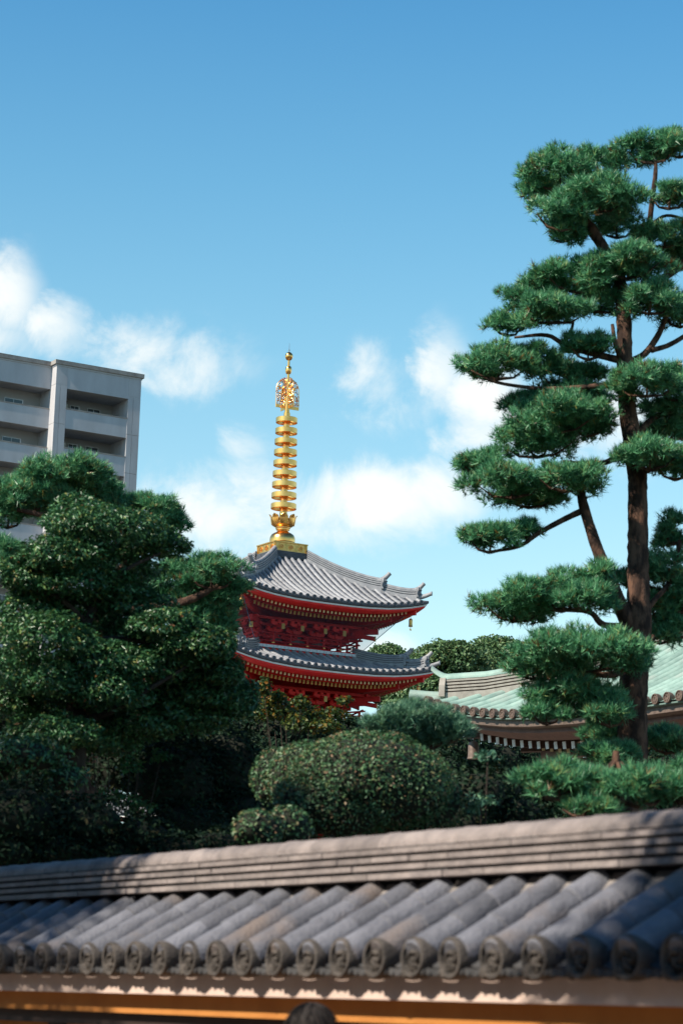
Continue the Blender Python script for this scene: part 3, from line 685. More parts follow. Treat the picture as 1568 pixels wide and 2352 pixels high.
def spire(t):
    Z = lambda y: 23.47 - (y - 870) * .00386
    m = MB(); pole = [(.16, Z(1830)), (.135, Z(1745)), (.125, Z(780)), (.125, Z(770)), (.095, Z(765)), (.085, Z(600)), (.05, Z(598)), (.045, Z(370)), (.045, Z(235)), (.04, Z(225))]
    m.lathe(pole, 20); sp = m.build('spire', ['gold'], t)
    # gilded box
    m = MB(); m.b2(-.68, .68, -.68, .68, 18.36, 18.66); m.b2(-.72, .72, -.72, .72, 18.66, 18.70); m.b2(-.70, .70, -.70, .70, 18.345, 18.375)
    box = m.build('spire_base_box', ['gold_d'], t, smooth=0)
    for k in range(4):
        for i, s in enumerate((-.42, 0, .42)):
            e = MB(); c = fxy(k, s, .682); 
            def Pn(a, b, o): x, y = fxy(k, s + a, .682 + o); return (x, y, 18.51 + b)
            n = 14
            e.rings([[Pn(r * cos(2 * pi * q / n), r * sin(2 * pi * q / n), o) for q in range(n)] for r, o in ((.105, 0), (.10, .018), (.088, .018), (.084, .003))], True, False)
            for q in range(8 if i == 1 else 5):
                a = 2 * pi * q / (8 if i == 1 else 5) + .3; rr = .052
                e.rings([[Pn(rr * cos(a) + .024 * w * cos(2 * pi * j / 7), rr * sin(a) + .024 * w * sin(2 * pi * j / 7), o) for j in range(7)] for w, o in ((1, 0), (.8, .016), (.2, .022))], True, False)
            e.rings([[Pn(.022 * w * cos(2 * pi * j / 7), .022 * w * sin(2 * pi * j / 7), o) for j in range(7)] for w, o in ((1, 0), (.8, .02), (.1, .026))], True, False)
            e.build('flower_crest', ['gold'], box)
        for s in (-.655, .655):
            e = MB(); x, y = fxy(k, s, .69); e.box((x, y, 18.52), (.05, .05, .28)); e.build('corner_strip', ['gold_d'], box, smooth=0)
    m = MB(); m.lathe([(.52, 18.70), (.52, 18.76), (.48, 18.80), (.485, 18.90), (.47, 19.0), (.42, 19.09), (.33, 19.15), (.24, 19.19), (.21, 19.23), (.215, 19.26), (.26, 19.28), (.26, 19.305), (.235, 19.315), (.235, 19.33), (.285, 19.345), (.285, 19.37), (.26, 19.38)], 36)
    m.build('inverted_bowl', ['gold'], sp)
    m = MB(); m.lathe([(.26, 19.37), (.36, 19.42), (.43, 19.48), (.46, 19.55), (.42, 19.56), (.16, 19.5)], 32); lot = m.build('lotus_bowl', ['gold'], sp)
    def petal(w, h, r0, r1, z0, name):
        p = MB(); rs = []
        for thick in (0, .02):
            grid = []
            for i in range(8):
                f = i / 7; ww = w * (1 - max(0, (f - .55) / .45) ** 2.2) ** .5 * (.72 + .5 * min(f, .5)); rr = r0 + (r1 - r0) * f ** .7 + .05 * max(0, f - .75) * 4 - thick
                grid.append([(ww * (j / 6 - .5) * 2, -(rr - .10 * (j / 6 - .5) ** 2), z0 + h * f) for j in range(7)])
            p.rings(grid, False, False)
        return p.mesh(name, ['gold'])
    pm = petal(.165, .40, .44, .50, 19.46, 'lotus_petal'); pm2 = petal(.10, .22, .42, .45, 19.46, 'inner_petal')
    for k in range(8):
        put('lotus_petal', pm, sp, (0, 0, 0), 2 * pi * k / 8 + .35); put('inner_petal', pm2, sp, (0, 0, 0), 2 * pi * (k + .5) / 8 + .35)
    for i in range(9):
        f = i / 8; r = .407 + (.48 - .407) * f; z = Z(848 + (1720 - 848) * f)
        m = MB(); m.lathe([(r, z - .095), (r + .006, z - .09), (r + .006, z + .09), (r, z + .095), (r - .018, z + .09), (r - .018, z - .09), (r, z - .095)], 40, 0, caps=False)
        m.lathe([(.165, z - .08), (.165, z + .08)], 18)
        for a in range(4):
            aa = a * pi / 2 + .5; m.box((cos(aa) * r * .62, sin(aa) * r * .62, z), (r * .74, .045, .05), 0, Matrix.Rotation(aa, 3, 'Z'))
        m.build('spire_ring', ['gold'], sp)
    # pierced flame panels, four, set crosswise on the pole
    rg = random.Random(4)
    for k in range(4):
        m = MB(); W, H, z0 = .50, 1.22, Z(722) - .02
        def inside(x, z):
            if x < .05 or x > W - .02 or z < .16: return False
            zc = H - W * 1.05
            return z < zc or ((x / W) ** 2 + ((z - zc) / (W * 1.05)) ** 2) < .93
        edge = [(W, 0)] + [(W, .2 * i) for i in range(1, 4)] + [(W * cos(a * pi / 20), H - W * 1.05 + W * 1.05 * sin(a * pi / 20)) for a in range(0, 10)]
        m.tube([(x, 0, z0 + z) for x, z in edge], .014, 5)
        m.box((W / 2, 0, z0 + .065), (W, .02, .13)); m.tube([(.05, 0, z0 + .16), (W, 0, z0 + .16)], .010, 5)
        tries = 0; cnt = 0
        while cnt < 74 and tries < 3000:
            tries += 1; x = rg.uniform(.06, W - .03); z = rg.uniform(.17, H - .03)
            if not inside(x, z): continue
            cnt += 1; r = rg.uniform(.03, .062); a0 = rg.uniform(0, 6.3); sp_ = rg.choice((-1, 1))
            m.tube([(x + r * (1 - .09 * i) * cos(a0 + sp_ * i * .75), rg.uniform(-.006, .006), z0 + z + r * (1 - .09 * i) * 1.15 * sin(a0 + sp_ * i * .75)) for i in range(9)], .0125, 4)
        m.build('flame_panel', ['gold'], sp, rz=-pi / 2 * k)
    m = MB(); m.lathe([(.03, Z(372)), (.09, Z(368)), (.115, Z(350)), (.122, Z(328)), (.118, Z(308)), (.09, Z(294)), (.05, Z(288))], 24); m.build('dragon_wheel_ball', ['gold'], sp)
    m = MB(); m.lathe([(.04, Z(232)), (.10, Z(224)), (.138, Z(206)), (.15, Z(188)), (.142, Z(172)), (.10, Z(156)), (.04, Z(146)), (.012, Z(140)), (.008, Z(125))], 28); m.build('jewel', ['gold'], sp)
    m = MB(); m.tube([(0, 0, Z(140)), (0, 0, Z(52))], [.009, .004], 6); m.box((0, 0, Z(124)), (.05, .05, .015)); m.build('lightning_rod', ['bronze'], sp)

DISC = end_disc_mesh()
RAF1 = rafter_mesh('flying_rafter', .068, .085, .60, 6, 'cpaint', 1.06)
RAF2 = rafter_mesh('rafter', .08, .125, 1.2, 10, 'gpaint', 1.06)
_m = MB(); _m.box((0, 0, 0), (.138, .24, .10)); FEND = _m.mesh('floor_board_end', ['floorend'], 0)
def pagoda():
    t = thing('five_storey_pagoda', 'vermilion five-storey pagoda with grey tiled roofs and tall gold spire', 'pagoda', (AX, AY, 0))
    spire(t)
    top = Roof(4.03, .74, 16.08, 18.08, .40)
    m = MB()
    for j in range(5):
        h = .735 + .018 * j; z1 = 18.345 - .055 * j; m.b2(-h, h, -h, h, z1 - .036, z1); m.b2(-h + .04, h - .04, -h + .04, h - .04, z1 - .055, z1 - .036)
    m.build('top_tile_course', ['tile_dark'], t, smooth=0)
    storey(t, top, True, 1.30, 14.46, (2.2, 14.53))
    storey(t, Roof(4.28, 2.05, 13.57, 14.36, .40), True, 1.40, 11.9, (2.32, 11.9))
    storey(t, Roof(4.48, 2.15, 10.95, 11.75, .40), False, 1.5, 9.3, None)
    storey(t, Roof(4.68, 2.25, 8.35, 9.15, .40), False, 1.6, 6.7, None)
    storey(t, Roof(4.9, 2.35, 5.6, 6.5, .40), False, 1.75, 1.0, None)
    m = MB(); m.b2(-3.2, 3.2, -3.2, 3.2, 0, .9); m.b2(-3.35, 3.35, -3.35, 3.35, .9, 1.02); m.build('stone_platform', ['stone'], t, smooth=0)
    # bird netting stretched from the eaves down to the balcony rail
    H, q = 3.52, 2.24; m = MB()
    for k in range(4):
        rs = []
        for f in QS:
            a = fxy(k, f * H, H); b = fxy(k, f * q, q); rs.append([(a[0], a[1], 15.72 + .38 * abs(f) ** 3), (b[0], b[1], 14.56)])
        m.rings(rs, False, False)
    net = m.build('bird_net', ['net'], t, smooth=30)
    m = MB()
    for c in ((-1, -1), (1, -1), (-1, 1), (1, 1)): m.tube([(c[0] * H, c[1] * H, 16.08), (c[0] * q, c[1] * q, 14.56)], .012, 5)
    m.build('net_rope', ['netrope'], net)
pagoda()

# ------------------------------------------------------------------ copper-roofed hall
def hall():
    X0, YC = 28.49, 44.69
    t = thing('temple_hall', 'large timber temple hall with green copper roof behind the right pine', 'temple', (X0, YC, 0))
    LEN, DEP = 26.0, 9.0
    def lift(a): return .80 * max(0, 1 - a / 10.0) ** 4
    def zr(d, a):  # d inwards from the eave, a along the eave from the corner
        return 7.47 + .43 * d + .025 * d * d + lift(a) * max(0, 1 - d / 6) ** 1.2
    AS = [0, .3, .6, 1, 1.5, 2.2, 3, 4, 5.5, 7.5, 10, 15, LEN]
    m = MB()
    for dd in range(18):
        d0, d1 = dd * .5, dd * .5 + .5
        pts = [a for a in AS if a > d1] ; al = [d0] + pts; 
        rs = []
        for a in [None] + pts:
            a0 = d0 if a is None else a; a1 = d1 if a is None else a
            rs.append([(d0, -a0, zr(d0, a0) - .02), (d0, -a0, zr(d0, a0) + .012), (d1, -a1, zr(d1, a1))])
        m.rings(rs, False, False)
    roof = m.build('roof', ['copper'], t, smooth=0)
    # the hidden side beyond the hip
    m = MB()
    for dd in range(18):
        d0, d1 = dd * .5, dd * .5 + .5; pts = [a for a in AS if a > d1]; rs = []
        for a in [None] + pts:
            a0 = d0 if a is None else a; a1 = d1 if a is None else a
            rs.append([(a0, -d0, zr(d0, a0)), (a1, -d1, zr(d1, a1))])
        m.rings(rs, False, False)
    m.build('far_roof_slope', ['copper'], roof, smooth=30)
    dm = MB(); n = 18
    dm.rings([[(-o, r * cos(2 * pi * k / n), r * sin(2 * pi * k / n)) for k in range(n)] for r, o in ((.098, -.10), (.105, .02), (.105, .035), (.088, .037), (.080, .015), (.056, .015), (.050, .025), (.034, .025), (.028, .012), (.002, .012))], True, False)
    for k in range(8):
        a = k * pi / 4; dm.rings([[(-.015 - o, .067 * cos(a) + .014 * w * cos(2 * pi * j / 6), .067 * sin(a) + .014 * w * sin(2 * pi * j / 6)) for j in range(6)] for w, o in ((1, 0), (.7, .012), (.1, .015))], True, False)
    disc = dm.mesh('round_end_cap', ['bronze'])
    i = 0
    while True:
        a = .30 + i * .3655; i += 1
        if a > LEN - 1: break
        dmax = min(DEP, a - .05)
        if dmax < .25: 
            put('round_end_cap', disc, roof, (-.02, -a, zr(0, a) + .07)); continue
        m = MB(); nn = max(2, int(dmax / .46)); rs = []
        for k in range(nn + 1):
            d = -.02 + (dmax + .02) * k / nn
            for e in ((1,) if k == 0 else (0, 1) if k < nn else (0,)):
                r = .098 if e else .089
                rs.append([(d + (.012 if e and k else 0), -a + r * sin(radians(q)), zr(max(d, 0), a) + .045 + r * 1.05 * cos(radians(q))) for q in range(-110, 111, 22)])
        m.rings(rs, False, False); m.build('copper_roll', ['copper'], roof)
        put('round_end_cap', disc, roof, (-.02, -a, zr(0, a) + .07))
    # eave boards, rafters
    def strip(name, prof, mk):
        m = MB(); rs = []
        for a in AS: rs.append([(d, -max(a, d), zr(0, max(a - d, 0) if d < .01 else max(a, d)) + dz) for d, dz in prof])
        m.rings(rs, True, False); return m.build(name, [mk], roof, smooth=25)
    strip('eave_tile_edge', [(.0, .02), (.0, -.05), (.22, -.09), (.5, .0)], 'copper_d')
    strip('eave_board', [(.10, -.06), (.10, -.19), (.34, -.22), (.5, -.05)], 'bronze')
    strip('under_eave_board', [(.34, -.20), (.34, -.30), (.80, -.42), (.95, -.38), (.95, -.12), (.5, -.05)], 'woodp')
    strip('inner_soffit', [(.90, -.34), (2.9, .05), (2.9, .14), (.95, -.10)], 'wood')
    strip('rafter_board', [(1.75, -.38), (1.75, -.26), (1.9, -.2), (1.9, -.34)], 'wood')
    def raft(w, h, l, tilt, mk):
        m = MB(); R = Matrix.Rotation(radians(-tilt), 3, 'Y'); m.box(R @ Vector((l / 2, 0, 0)), (l, w, h), 0, R); m.box(R @ Vector((-.006, 0, 0)), (.012, w * 1.03, h * 1.03), 1, R); return m.mesh('rafter', ['wood', mk], 0)
    r1 = raft(.105, .15, 1.0, 8, 'white'); r2 = raft(.10, .18, 1.5, 14, 'cpaint')
    a = 1.1
    while a < 22:
        put('flying_rafter', r1, roof, (.90, -a, zr(0, a) - .51)); a += .305
    a = 2.15
    while a < 22:
        put('rafter', r2, roof, (1.78, -a, zr(0, a) - .52)); a += .305
    # hip ridge in two steps
    def hip(d0, d1, w, h, nc, curl, size):
        m = MB(); path = []; N = 14
        for i in range(N + 1):
            d = d1 + (d0 - d1) * i / N; path.append(Vector((d, -d, zr(d, d) + .02)))
        l = ridge_geo(m, path, w, h, nc, .10, (-1, 1), curl, 1); m.build('hip_ridge', ['ridgew', 'wood'], roof, smooth=35)
        # copper cover on top of the ridge
        m = MB(); sd = Vector((1, 1, 0)).normalized()
        m.rings([[p + sd * .15 * sin(radians(q)) + Vector((0, 0, h + ll + .12 * cos(radians(q)))) for q in range(-100, 101, 20)] for p, ll in zip(path, l)], False, False)
        out = Vector((-1, 1, 0)).normalized(); tip = path[-1] + Vector((0, 0, h + l[-1])); rs = []
        for i in range(6):
            f = i / 5; rs.append([tip + out * (.35 * f) + sd * (.15 * (1 - .15 * f)) * sin(radians(q)) + Vector((0, 0, .20 * f ** 1.6 + .12 * (1 - .1 * f) * cos(radians(q)))) for q in range(-100, 101, 20)])
        m.rings(rs, False, False); m.add(rs[-1], [tuple(range(len(rs[-1])))]); m.build('ridge_cover', ['copper'], roof)
        m = MB(); b = path[-1] + Vector((0, 0, l[-1] - .05)) + out * .05
        m.prism([b + sd * x + Vector((0, 0, z)) for x, z in ((-.26, 0), (.26, 0), (.24, h * .7), (.16, h + .06), (-.16, h + .06), (-.24, h * .7))], out * -.04, out * .09); m.build('ridge_end_board', ['ridgew'], roof, smooth=0)
    hip(.42, DEP, .18, .36, 5, .10, .4)
    m = MB(); pts = []; 
    for i in range(8):
        f = i / 7; d = .45 - .62 * f; pts.append((d, -d, zr(max(d, 0), max(d, 0)) + .09 + .05 * f ** 2))
    m.tube(pts, [.12] * 8, 12); m.build('corner_roll', ['copper'], roof)
    # hidden top of the roof
    m = MB(); m.tube([(DEP, -DEP, zr(DEP, DEP) + .25), (DEP, -LEN, zr(DEP, LEN) + .25)], .3, 8); m.build('main_ridge', ['copper_d'], roof)
    # corner beam, brackets, body
    m = MB()
    def beam(a, b, w, h):
        a = Vector(a); b = Vector(b); d = (b - a).normalized(); sd = d.cross(Vector((0, 0, 1))).normalized() * (w / 2); Z = Vector((0, 0, h / 2))
        m.rings([[p + sd + Z, p - sd + Z, p - sd - Z, p + sd - Z] for p in (a, b)], True, True)
    beam((.75, -.75, 7.60), (4.2, -4.2, 7.75), .24, .30); beam((1.6, -1.6, 7.30), (4.2, -4.2, 7.45), .26, .30); m.build('corner_beam', ['wood'], roof, smooth=0)
    m = MB(); m.tube([(.85, -.85, 7.45), (.85, -.85, 7.38)], .012, 6); m.lathe([(.0, 0), (.09, -.03), (.12, -.12), (.12, -.34), (.135, -.40), (.0, -.40)], 14, 0, (.85, -.85, 7.40), False); m.build('wind_bell', ['bronze'], roof)
    m = MB(); m.b2(3.4, 14, -LEN, -3.4, 1.2, 7.3); body = m.build('hall_wall', ['wood'], t, smooth=0)
    for k in range(9):
        y = -3.6 - k * 2.4
        m = MB(); m.lathe([(.20, .9), (.20, 6.6)], 14, 0, (3.25, y, 0)); m.build('column', ['wood'], body)
        m = MB()
        for j in range(3):
            x = 3.25 - .42 * (j + 1); z = 6.55 + .22 * j
            m.b2(x - .08, 3.3, y - .08, y + .08, z - .09, z + .09); m.b2(x - .07, x + .07, y - .6, y + .6, z + .02, z + .15)
            for q in (-.5, 0, .5): m.b2(x - .1, x + .1, y + q - .1, y + q + .1, z + .15, z + .24)
        m.build('bracket_set', ['woodp'], body, smooth=0)
    m = MB()
    for x, z in ((1.95, 7.06), (2.4, 6.9), (3.2, 6.35)): m.b2(x - .09, x + .09, -LEN, -x, z - .1, z + .1)
    m.build('tie_beam', ['woodp'], body, smooth=0)
    m = MB(); m.b2(1.6, 15, -LEN, -1.6, 0, .9); m.build('stone_platform', ['stone'], t, smooth=0)
hall()

# ------------------------------------------------------------------ apartment block
def apartment():
    XR, YF = 73.27, 153.4
    t = thing('apartment_building', 'tall grey concrete apartment block with recessed balconies behind the left trees', 'building', (XR, YF, 0))
    SH = 2.83; top = 44.05; NF = 15
    bays = [(-5.82, -.96, 0.0), (-13.31, -6.65, .85), (-21.0, -14.28, .85)]
    LEFT = -22.0
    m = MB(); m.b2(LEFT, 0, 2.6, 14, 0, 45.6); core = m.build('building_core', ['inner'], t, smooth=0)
    m = MB(); m.b2(-6.60, -.05, 0, 2.6, 44.05, 45.72); m.build('top_spandrel', ['concrete'], t, smooth=0)
    m = MB(); m.b2(LEFT, -6.66, .85, 2.6, 44.05, 45.72); m.build('top_spandrel', ['concrete'], t, smooth=0)
    m = MB(); m.b2(-6.82, .16, -.16, 14, 45.72, 46.02); m.build('roof_coping', ['coping'], t, smooth=0)
    m = MB(); m.b2(LEFT, -6.82, .69, 14, 45.72, 46.02); m.build('roof_coping', ['coping'], t, smooth=0)
    m = MB(); m.b2(-6.70, .06, -.05, 14, 45.60, 45.72); m.b2(LEFT, -6.70, .80, 14, 45.60, 45.72); m.build('coping_trim', ['concrete'], t, smooth=0)
    # pillars of storey-high cladding pieces with open joints
    def pillar(x0, x1, y0, y1):
        m = MB(); m.b2(x0 + .03, x1 - .03, y0 + .03, y1, 0, 45.6); p = m.build('pillar', ['coping'], t, smooth=0)
        g = MB(); w = (x1 - x0); xm = x0 + w * .42
        g.b2(x0 - x0, xm - x0 - .012, 0, y1 - y0, .012, SH - .012); a = g.mesh('cladding_panel', ['concrete2'], 0)
        g = MB(); g.b2(xm - x0 + .012, w, 0, y1 - y0, .012, SH - .012); b = g.mesh('cladding_panel', ['concrete2'], 0)
        for k in range(NF + 1):
            z = 45.62 - 1.35 - SH * k
            if k == 0:
                g = MB(); g.b2(0, w, 0, y1 - y0, .012, 1.33); put('cladding_panel', g.mesh('cladding_panel', ['concrete2'], 0), p, (x0, y0, z)); continue
            if z < 0: continue
            put('cladding_panel', a, p, (x0, y0, z)); put('cladding_panel', b, p, (x0, y0, z))
    pillar(-.97, 0.0, -.012, 2.6); pillar(-6.66, -5.79, -.012, 2.6); pillar(-14.3, -13.3, .838, 2.6); pillar(LEFT, -21.0, .838, 2.6)
    for bi, (x0, x1, y0) in enumerate(bays):
        par = MB(); par.b2(x0, x1, y0 + .02, y0 + .16, 0, 1.39); par.b2(x0, x1, y0 + .16, 2.6, 0, .16); pm = par.mesh('balcony_parapet', ['concrete'], 0)
        cap = MB(); cap.b2(x0, x1, y0 - .015, y0 + .19, 1.39, 1.47); cmx = cap.mesh('parapet_cap', ['coping'], 0)
        w = x1 - x0
        for f in range(NF):
            zb = 41.17 - SH * f
            if zb < 0: break
            o = put('balcony_parapet', pm, t, (0, 0, zb)); put('parapet_cap', cmx, o)
            # on the back wall: sliding windows, a vent and an air-conditioner box
            for (a, b, h) in ((.0, .10, 2.26), (.30, .46, 2.30), (.58, .80, 2.30)):
                h += .06 - .20 * (y0 > 0); fr = MB(); A, B = x0 + w * a + .02, x0 + w * b; yb = 2.59
                fr.b2(A, B, yb - .05, yb, .16, h + .05, 0); fr_o = fr.build('window', ['alu'], t, (0, 0, zb), smooth=0)
                for q in range(2):
                    ga = A + .05 + (B - A - .1) * q / 2; gb = A + .05 + (B - A - .1) * (q + 1) / 2 - .04
                    g = MB(); g.b2(ga, gb, yb - .06, yb - .045, .22, h, 0)
                    put('pane', g.mesh('pane', ['glass'], 0), fr_o)
            g = MB(); g.b2(x0 + w * .20, x0 + w * .255, 2.45, 2.59, 2.05, 2.40); put('vent_box', g.mesh('vent_box', ['white'], 0), t, (0, 0, zb))
            g = MB(); g.tube([(x0 + w * .235, 2.6, 2.62), (x0 + w * .235, 2.5, 2.62)], .085, 12); put('vent_hole', g.mesh('vent_hole', ['bronze']), t, (0, 0, zb))
apartment()

# ------------------------------------------------------------------ unseen blocks added across the street behind the camera to dim low sky light
def sky_blocker(label, x, y0, y1, h, wallm):
    t = thing('unseen_sky_blocker', label, 'building', (x, (y0 + y1) / 2, 0)); L = (y1 - y0) / 2
    m = MB(); m.b2(-14, 0, -L, L, 0, h); w = m.build('wall', [wallm], t, smooth=0)
    m = MB(); m.b2(-14.15, .15, -L - .15, L + .15, h, h + .6); m.build('parapet', ['coping'], t, smooth=0)
    g = MB(); g.b2(.0, .06, -.9, .9, 0, 1.6); fr = g.mesh('window', ['alu'], 0); g = MB(); g.b2(.06, .075, -.82, .82, .08, 1.52); gl = g.mesh('pane', ['glass'], 0)
    z = 1.2
    while z + 2 < h:
        y = -L + 1.8
        while y < L - 1.5:
            o = put('window', fr, w, (0, y, z)); put('pane', gl, o); y += 3.0
        z += 3.2
sky_blocker('unseen grey block added across the street to cut low sky light', -17, -34, -6, 16, 'concrete2')
sky_blocker('unseen brown block added across the street to cut low sky light', -17.5, -4, 22, 15, 'woodp')
sky_blocker('unseen grey block added across the street, farthest left, to cut low sky light', -17, 24, 56, 17, 'concrete')

# ------------------------------------------------------------------ vegetation
def pxm(R): return R / F
def lumps(D, k, amp, seed):
    r = np.random.default_rng(seed); out = np.zeros(len(D))
    for _ in range(k):
        w = r.normal(size=3) * r.uniform(2, 5); out += np.sin(D @ w + r.uniform(0, 6.28))
    return 1 + amp * out / math.sqrt(k)
def shell(n, c, ax, seed, inner=.78, low=.55, lump=.10, bias=.25):
    """points and outward normals in a lumpy ellipsoid shell; low = size of the lower half against the upper"""
    r = np.random.default_rng(seed)
    D = unit(r.normal(size=(int(n * 1.6), 3))); keep = r.random(len(D)) < np.clip(.62 + bias + D[:, 2] * .6, .12, 1); D = D[keep][:n]
    f = lumps(D, 7, lump, seed + 5) * (inner + (1 - inner) * r.random(len(D)) ** .6)
    A = np.array(ax, float)[None, :].repeat(len(D), 0); A[D[:, 2] < 0, 2] *= low
    Pn = D * A * f[:, None]; Nn = unit(D / A)
    return Pn + np.array(c)[None, :], Nn
def needles(Pn, Nn, Ln, wd, k, seed, up=.55, spread=.75):
    r = np.random.default_rng(seed); n = len(Pn)
    base = unit(Nn * .8 + np.array([0, 0, up])[None, :] + r.normal(size=(n, 3)) * .25)
    Pk = np.repeat(Pn, k, 0); Bk = np.repeat(base, k, 0)
    d = unit(Bk + r.normal(size=(n * k, 3)) * spread); L = Ln * r.uniform(.7, 1.15, size=(n * k, 1))
    sd = unit(np.cross(d, r.normal(size=(n * k, 3)))) * wd / 2
    V = np.stack([Pk + sd, Pk - sd, Pk + d * L], 1).reshape(-1, 3)
    Fc = np.arange(n * k * 3).reshape(-1, 3)
    rn = np.clip(np.repeat(r.random(n), k) + r.normal(size=n * k) * .06, 0, 1)
    return V, Fc, rn
def leaves(Pn, Nn, Ln, wd, seed, out=.6, up=.5, rand=.7, fold=.25):
    r = np.random.default_rng(seed); n = len(Pn)
    nr = unit(Nn * out + np.array([0, 0, up])[None, :] + r.normal(size=(n, 3)) * rand)
    ax = unit(np.cross(nr, r.normal(size=(n, 3)))); sd = np.cross(nr, ax); s = r.uniform(.65, 1.2, size=(n, 1))
    a = Pn - ax * Ln * .5 * s; b = Pn + ax * Ln * .5 * s + nr * (-.12 * Ln); l = Pn + sd * wd * .5 * s + nr * wd * fold; q = Pn - sd * wd * .5 * s + nr * wd * fold
    V = np.stack([a, l, b, q], 1).reshape(-1, 3); i = np.arange(n)[:, None] * 4
    Fc = np.concatenate([i + np.array([[0, 2, 1]]), i + np.array([[0, 3, 2]])], 1).reshape(-1, 3)
    return V, Fc, np.repeat(r.random(n), 2)
def limb(t, name, pts, m='bark', n=9, sub=5, jit=.05):
    """pts: (x,y,z,r) in world space"""
    L = Vector(t.location); q = catmull(pts, sub); b = MB()
    b.tube([Vector(p[:3]) - L for p in q], [max(.004, p[3]) for p in q], n, 0, jit); return b.build(name, [m], t, smooth=60)
def W(u, v, R, ru=None):
    p = at(u, v, R); return (p.x, p.y, p.z) if ru is None else (p.x, p.y, p.z, ru * R / F)
def core(t, c, ax, low, seed, m='core'):  # solid dark blob inside the leaves, inner shade put into its colour
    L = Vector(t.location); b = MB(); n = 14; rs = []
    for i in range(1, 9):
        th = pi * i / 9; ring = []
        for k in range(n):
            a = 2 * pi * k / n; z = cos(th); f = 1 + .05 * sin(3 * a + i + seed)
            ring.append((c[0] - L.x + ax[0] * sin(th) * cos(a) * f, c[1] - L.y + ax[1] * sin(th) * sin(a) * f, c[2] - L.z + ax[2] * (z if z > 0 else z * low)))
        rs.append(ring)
    b.rings(rs, True, True); return b.build('dark_core', [m], t)

def pine_pad(t, u, v, hw, hh, R, seed, m='needle', dens=1.0, Ln=.095, wd=.0105, twigs=None, k=8, clump=1.0):
    c = W(u, v, R); a = hw * R / F; h = hh * R / F; L = np.array(t.location)
    # the pad is built of a few overlapping lobes, as clipped pine cushions are
    r = np.random.default_rng(seed); nl = max(3, int(a / .13)); PP = []; NN = []
    ex = np.array([cos(radians(YAW)), -sin(radians(YAW)), 0]); ey = np.array([sin(radians(YAW)), cos(radians(YAW)), 0])
    ca = np.array(c); lr = min(.19, max(.10, a * .34)) * clump
    M = int(2.6 * a * a * .9 / (lr * lr)) + 5
    for i in range(M):
        # clumps sit over the dome of the cushion, a few hang at its rim and below
        rho = math.sqrt(r.random()); ph = r.uniform(0, 2 * pi); top = math.sqrt(max(0, 1 - rho * rho))
        hz = h * (top * r.uniform(.25, 1.0) - .25) if r.random() < .78 else h * r.uniform(-.6, 0)
        off = ex * a * rho * cos(ph) * .92 + ey * a * .85 * rho * sin(ph) + np.array([0, 0, hz])
        q = lr * r.uniform(.7, 1.2); n = int(dens * 330 * q * q * 12 * .55) + 12
        p, nn = shell(n, ca + off, (q, q, q * .62), seed * 131 + i * 3, .35, .7, .2, .2); PP.append(p); NN.append(nn)
    Pn = np.concatenate(PP); Nn = np.concatenate(NN)
    V, Fc, rn = needles(Pn, Nn, Ln, wd, k, seed + 9, .95, .58)
    o = fmesh('needle_pad', V - L, Fc, rn, m, t)
    # twigs under the cushion
    b = MB(); base = Vector(c) + Vector((0, 0, -h * .7))
    for i in range(max(3, nl)):
        f = (i / max(1, max(3, nl) - 1) - .5) * 2
        e = Vector(c) + Vector(ex) * f * a * .7 + Vector(ey) * r.uniform(-.4, .4) * a; q = base.lerp(e, .55) + Vector((0, 0, -h * .25))
        b.tube([base - Vector(L), q - Vector(L), e - Vector(L)], [.020, .014, .006], 5)
    b.build('twig', ['bark'], t)
    return o

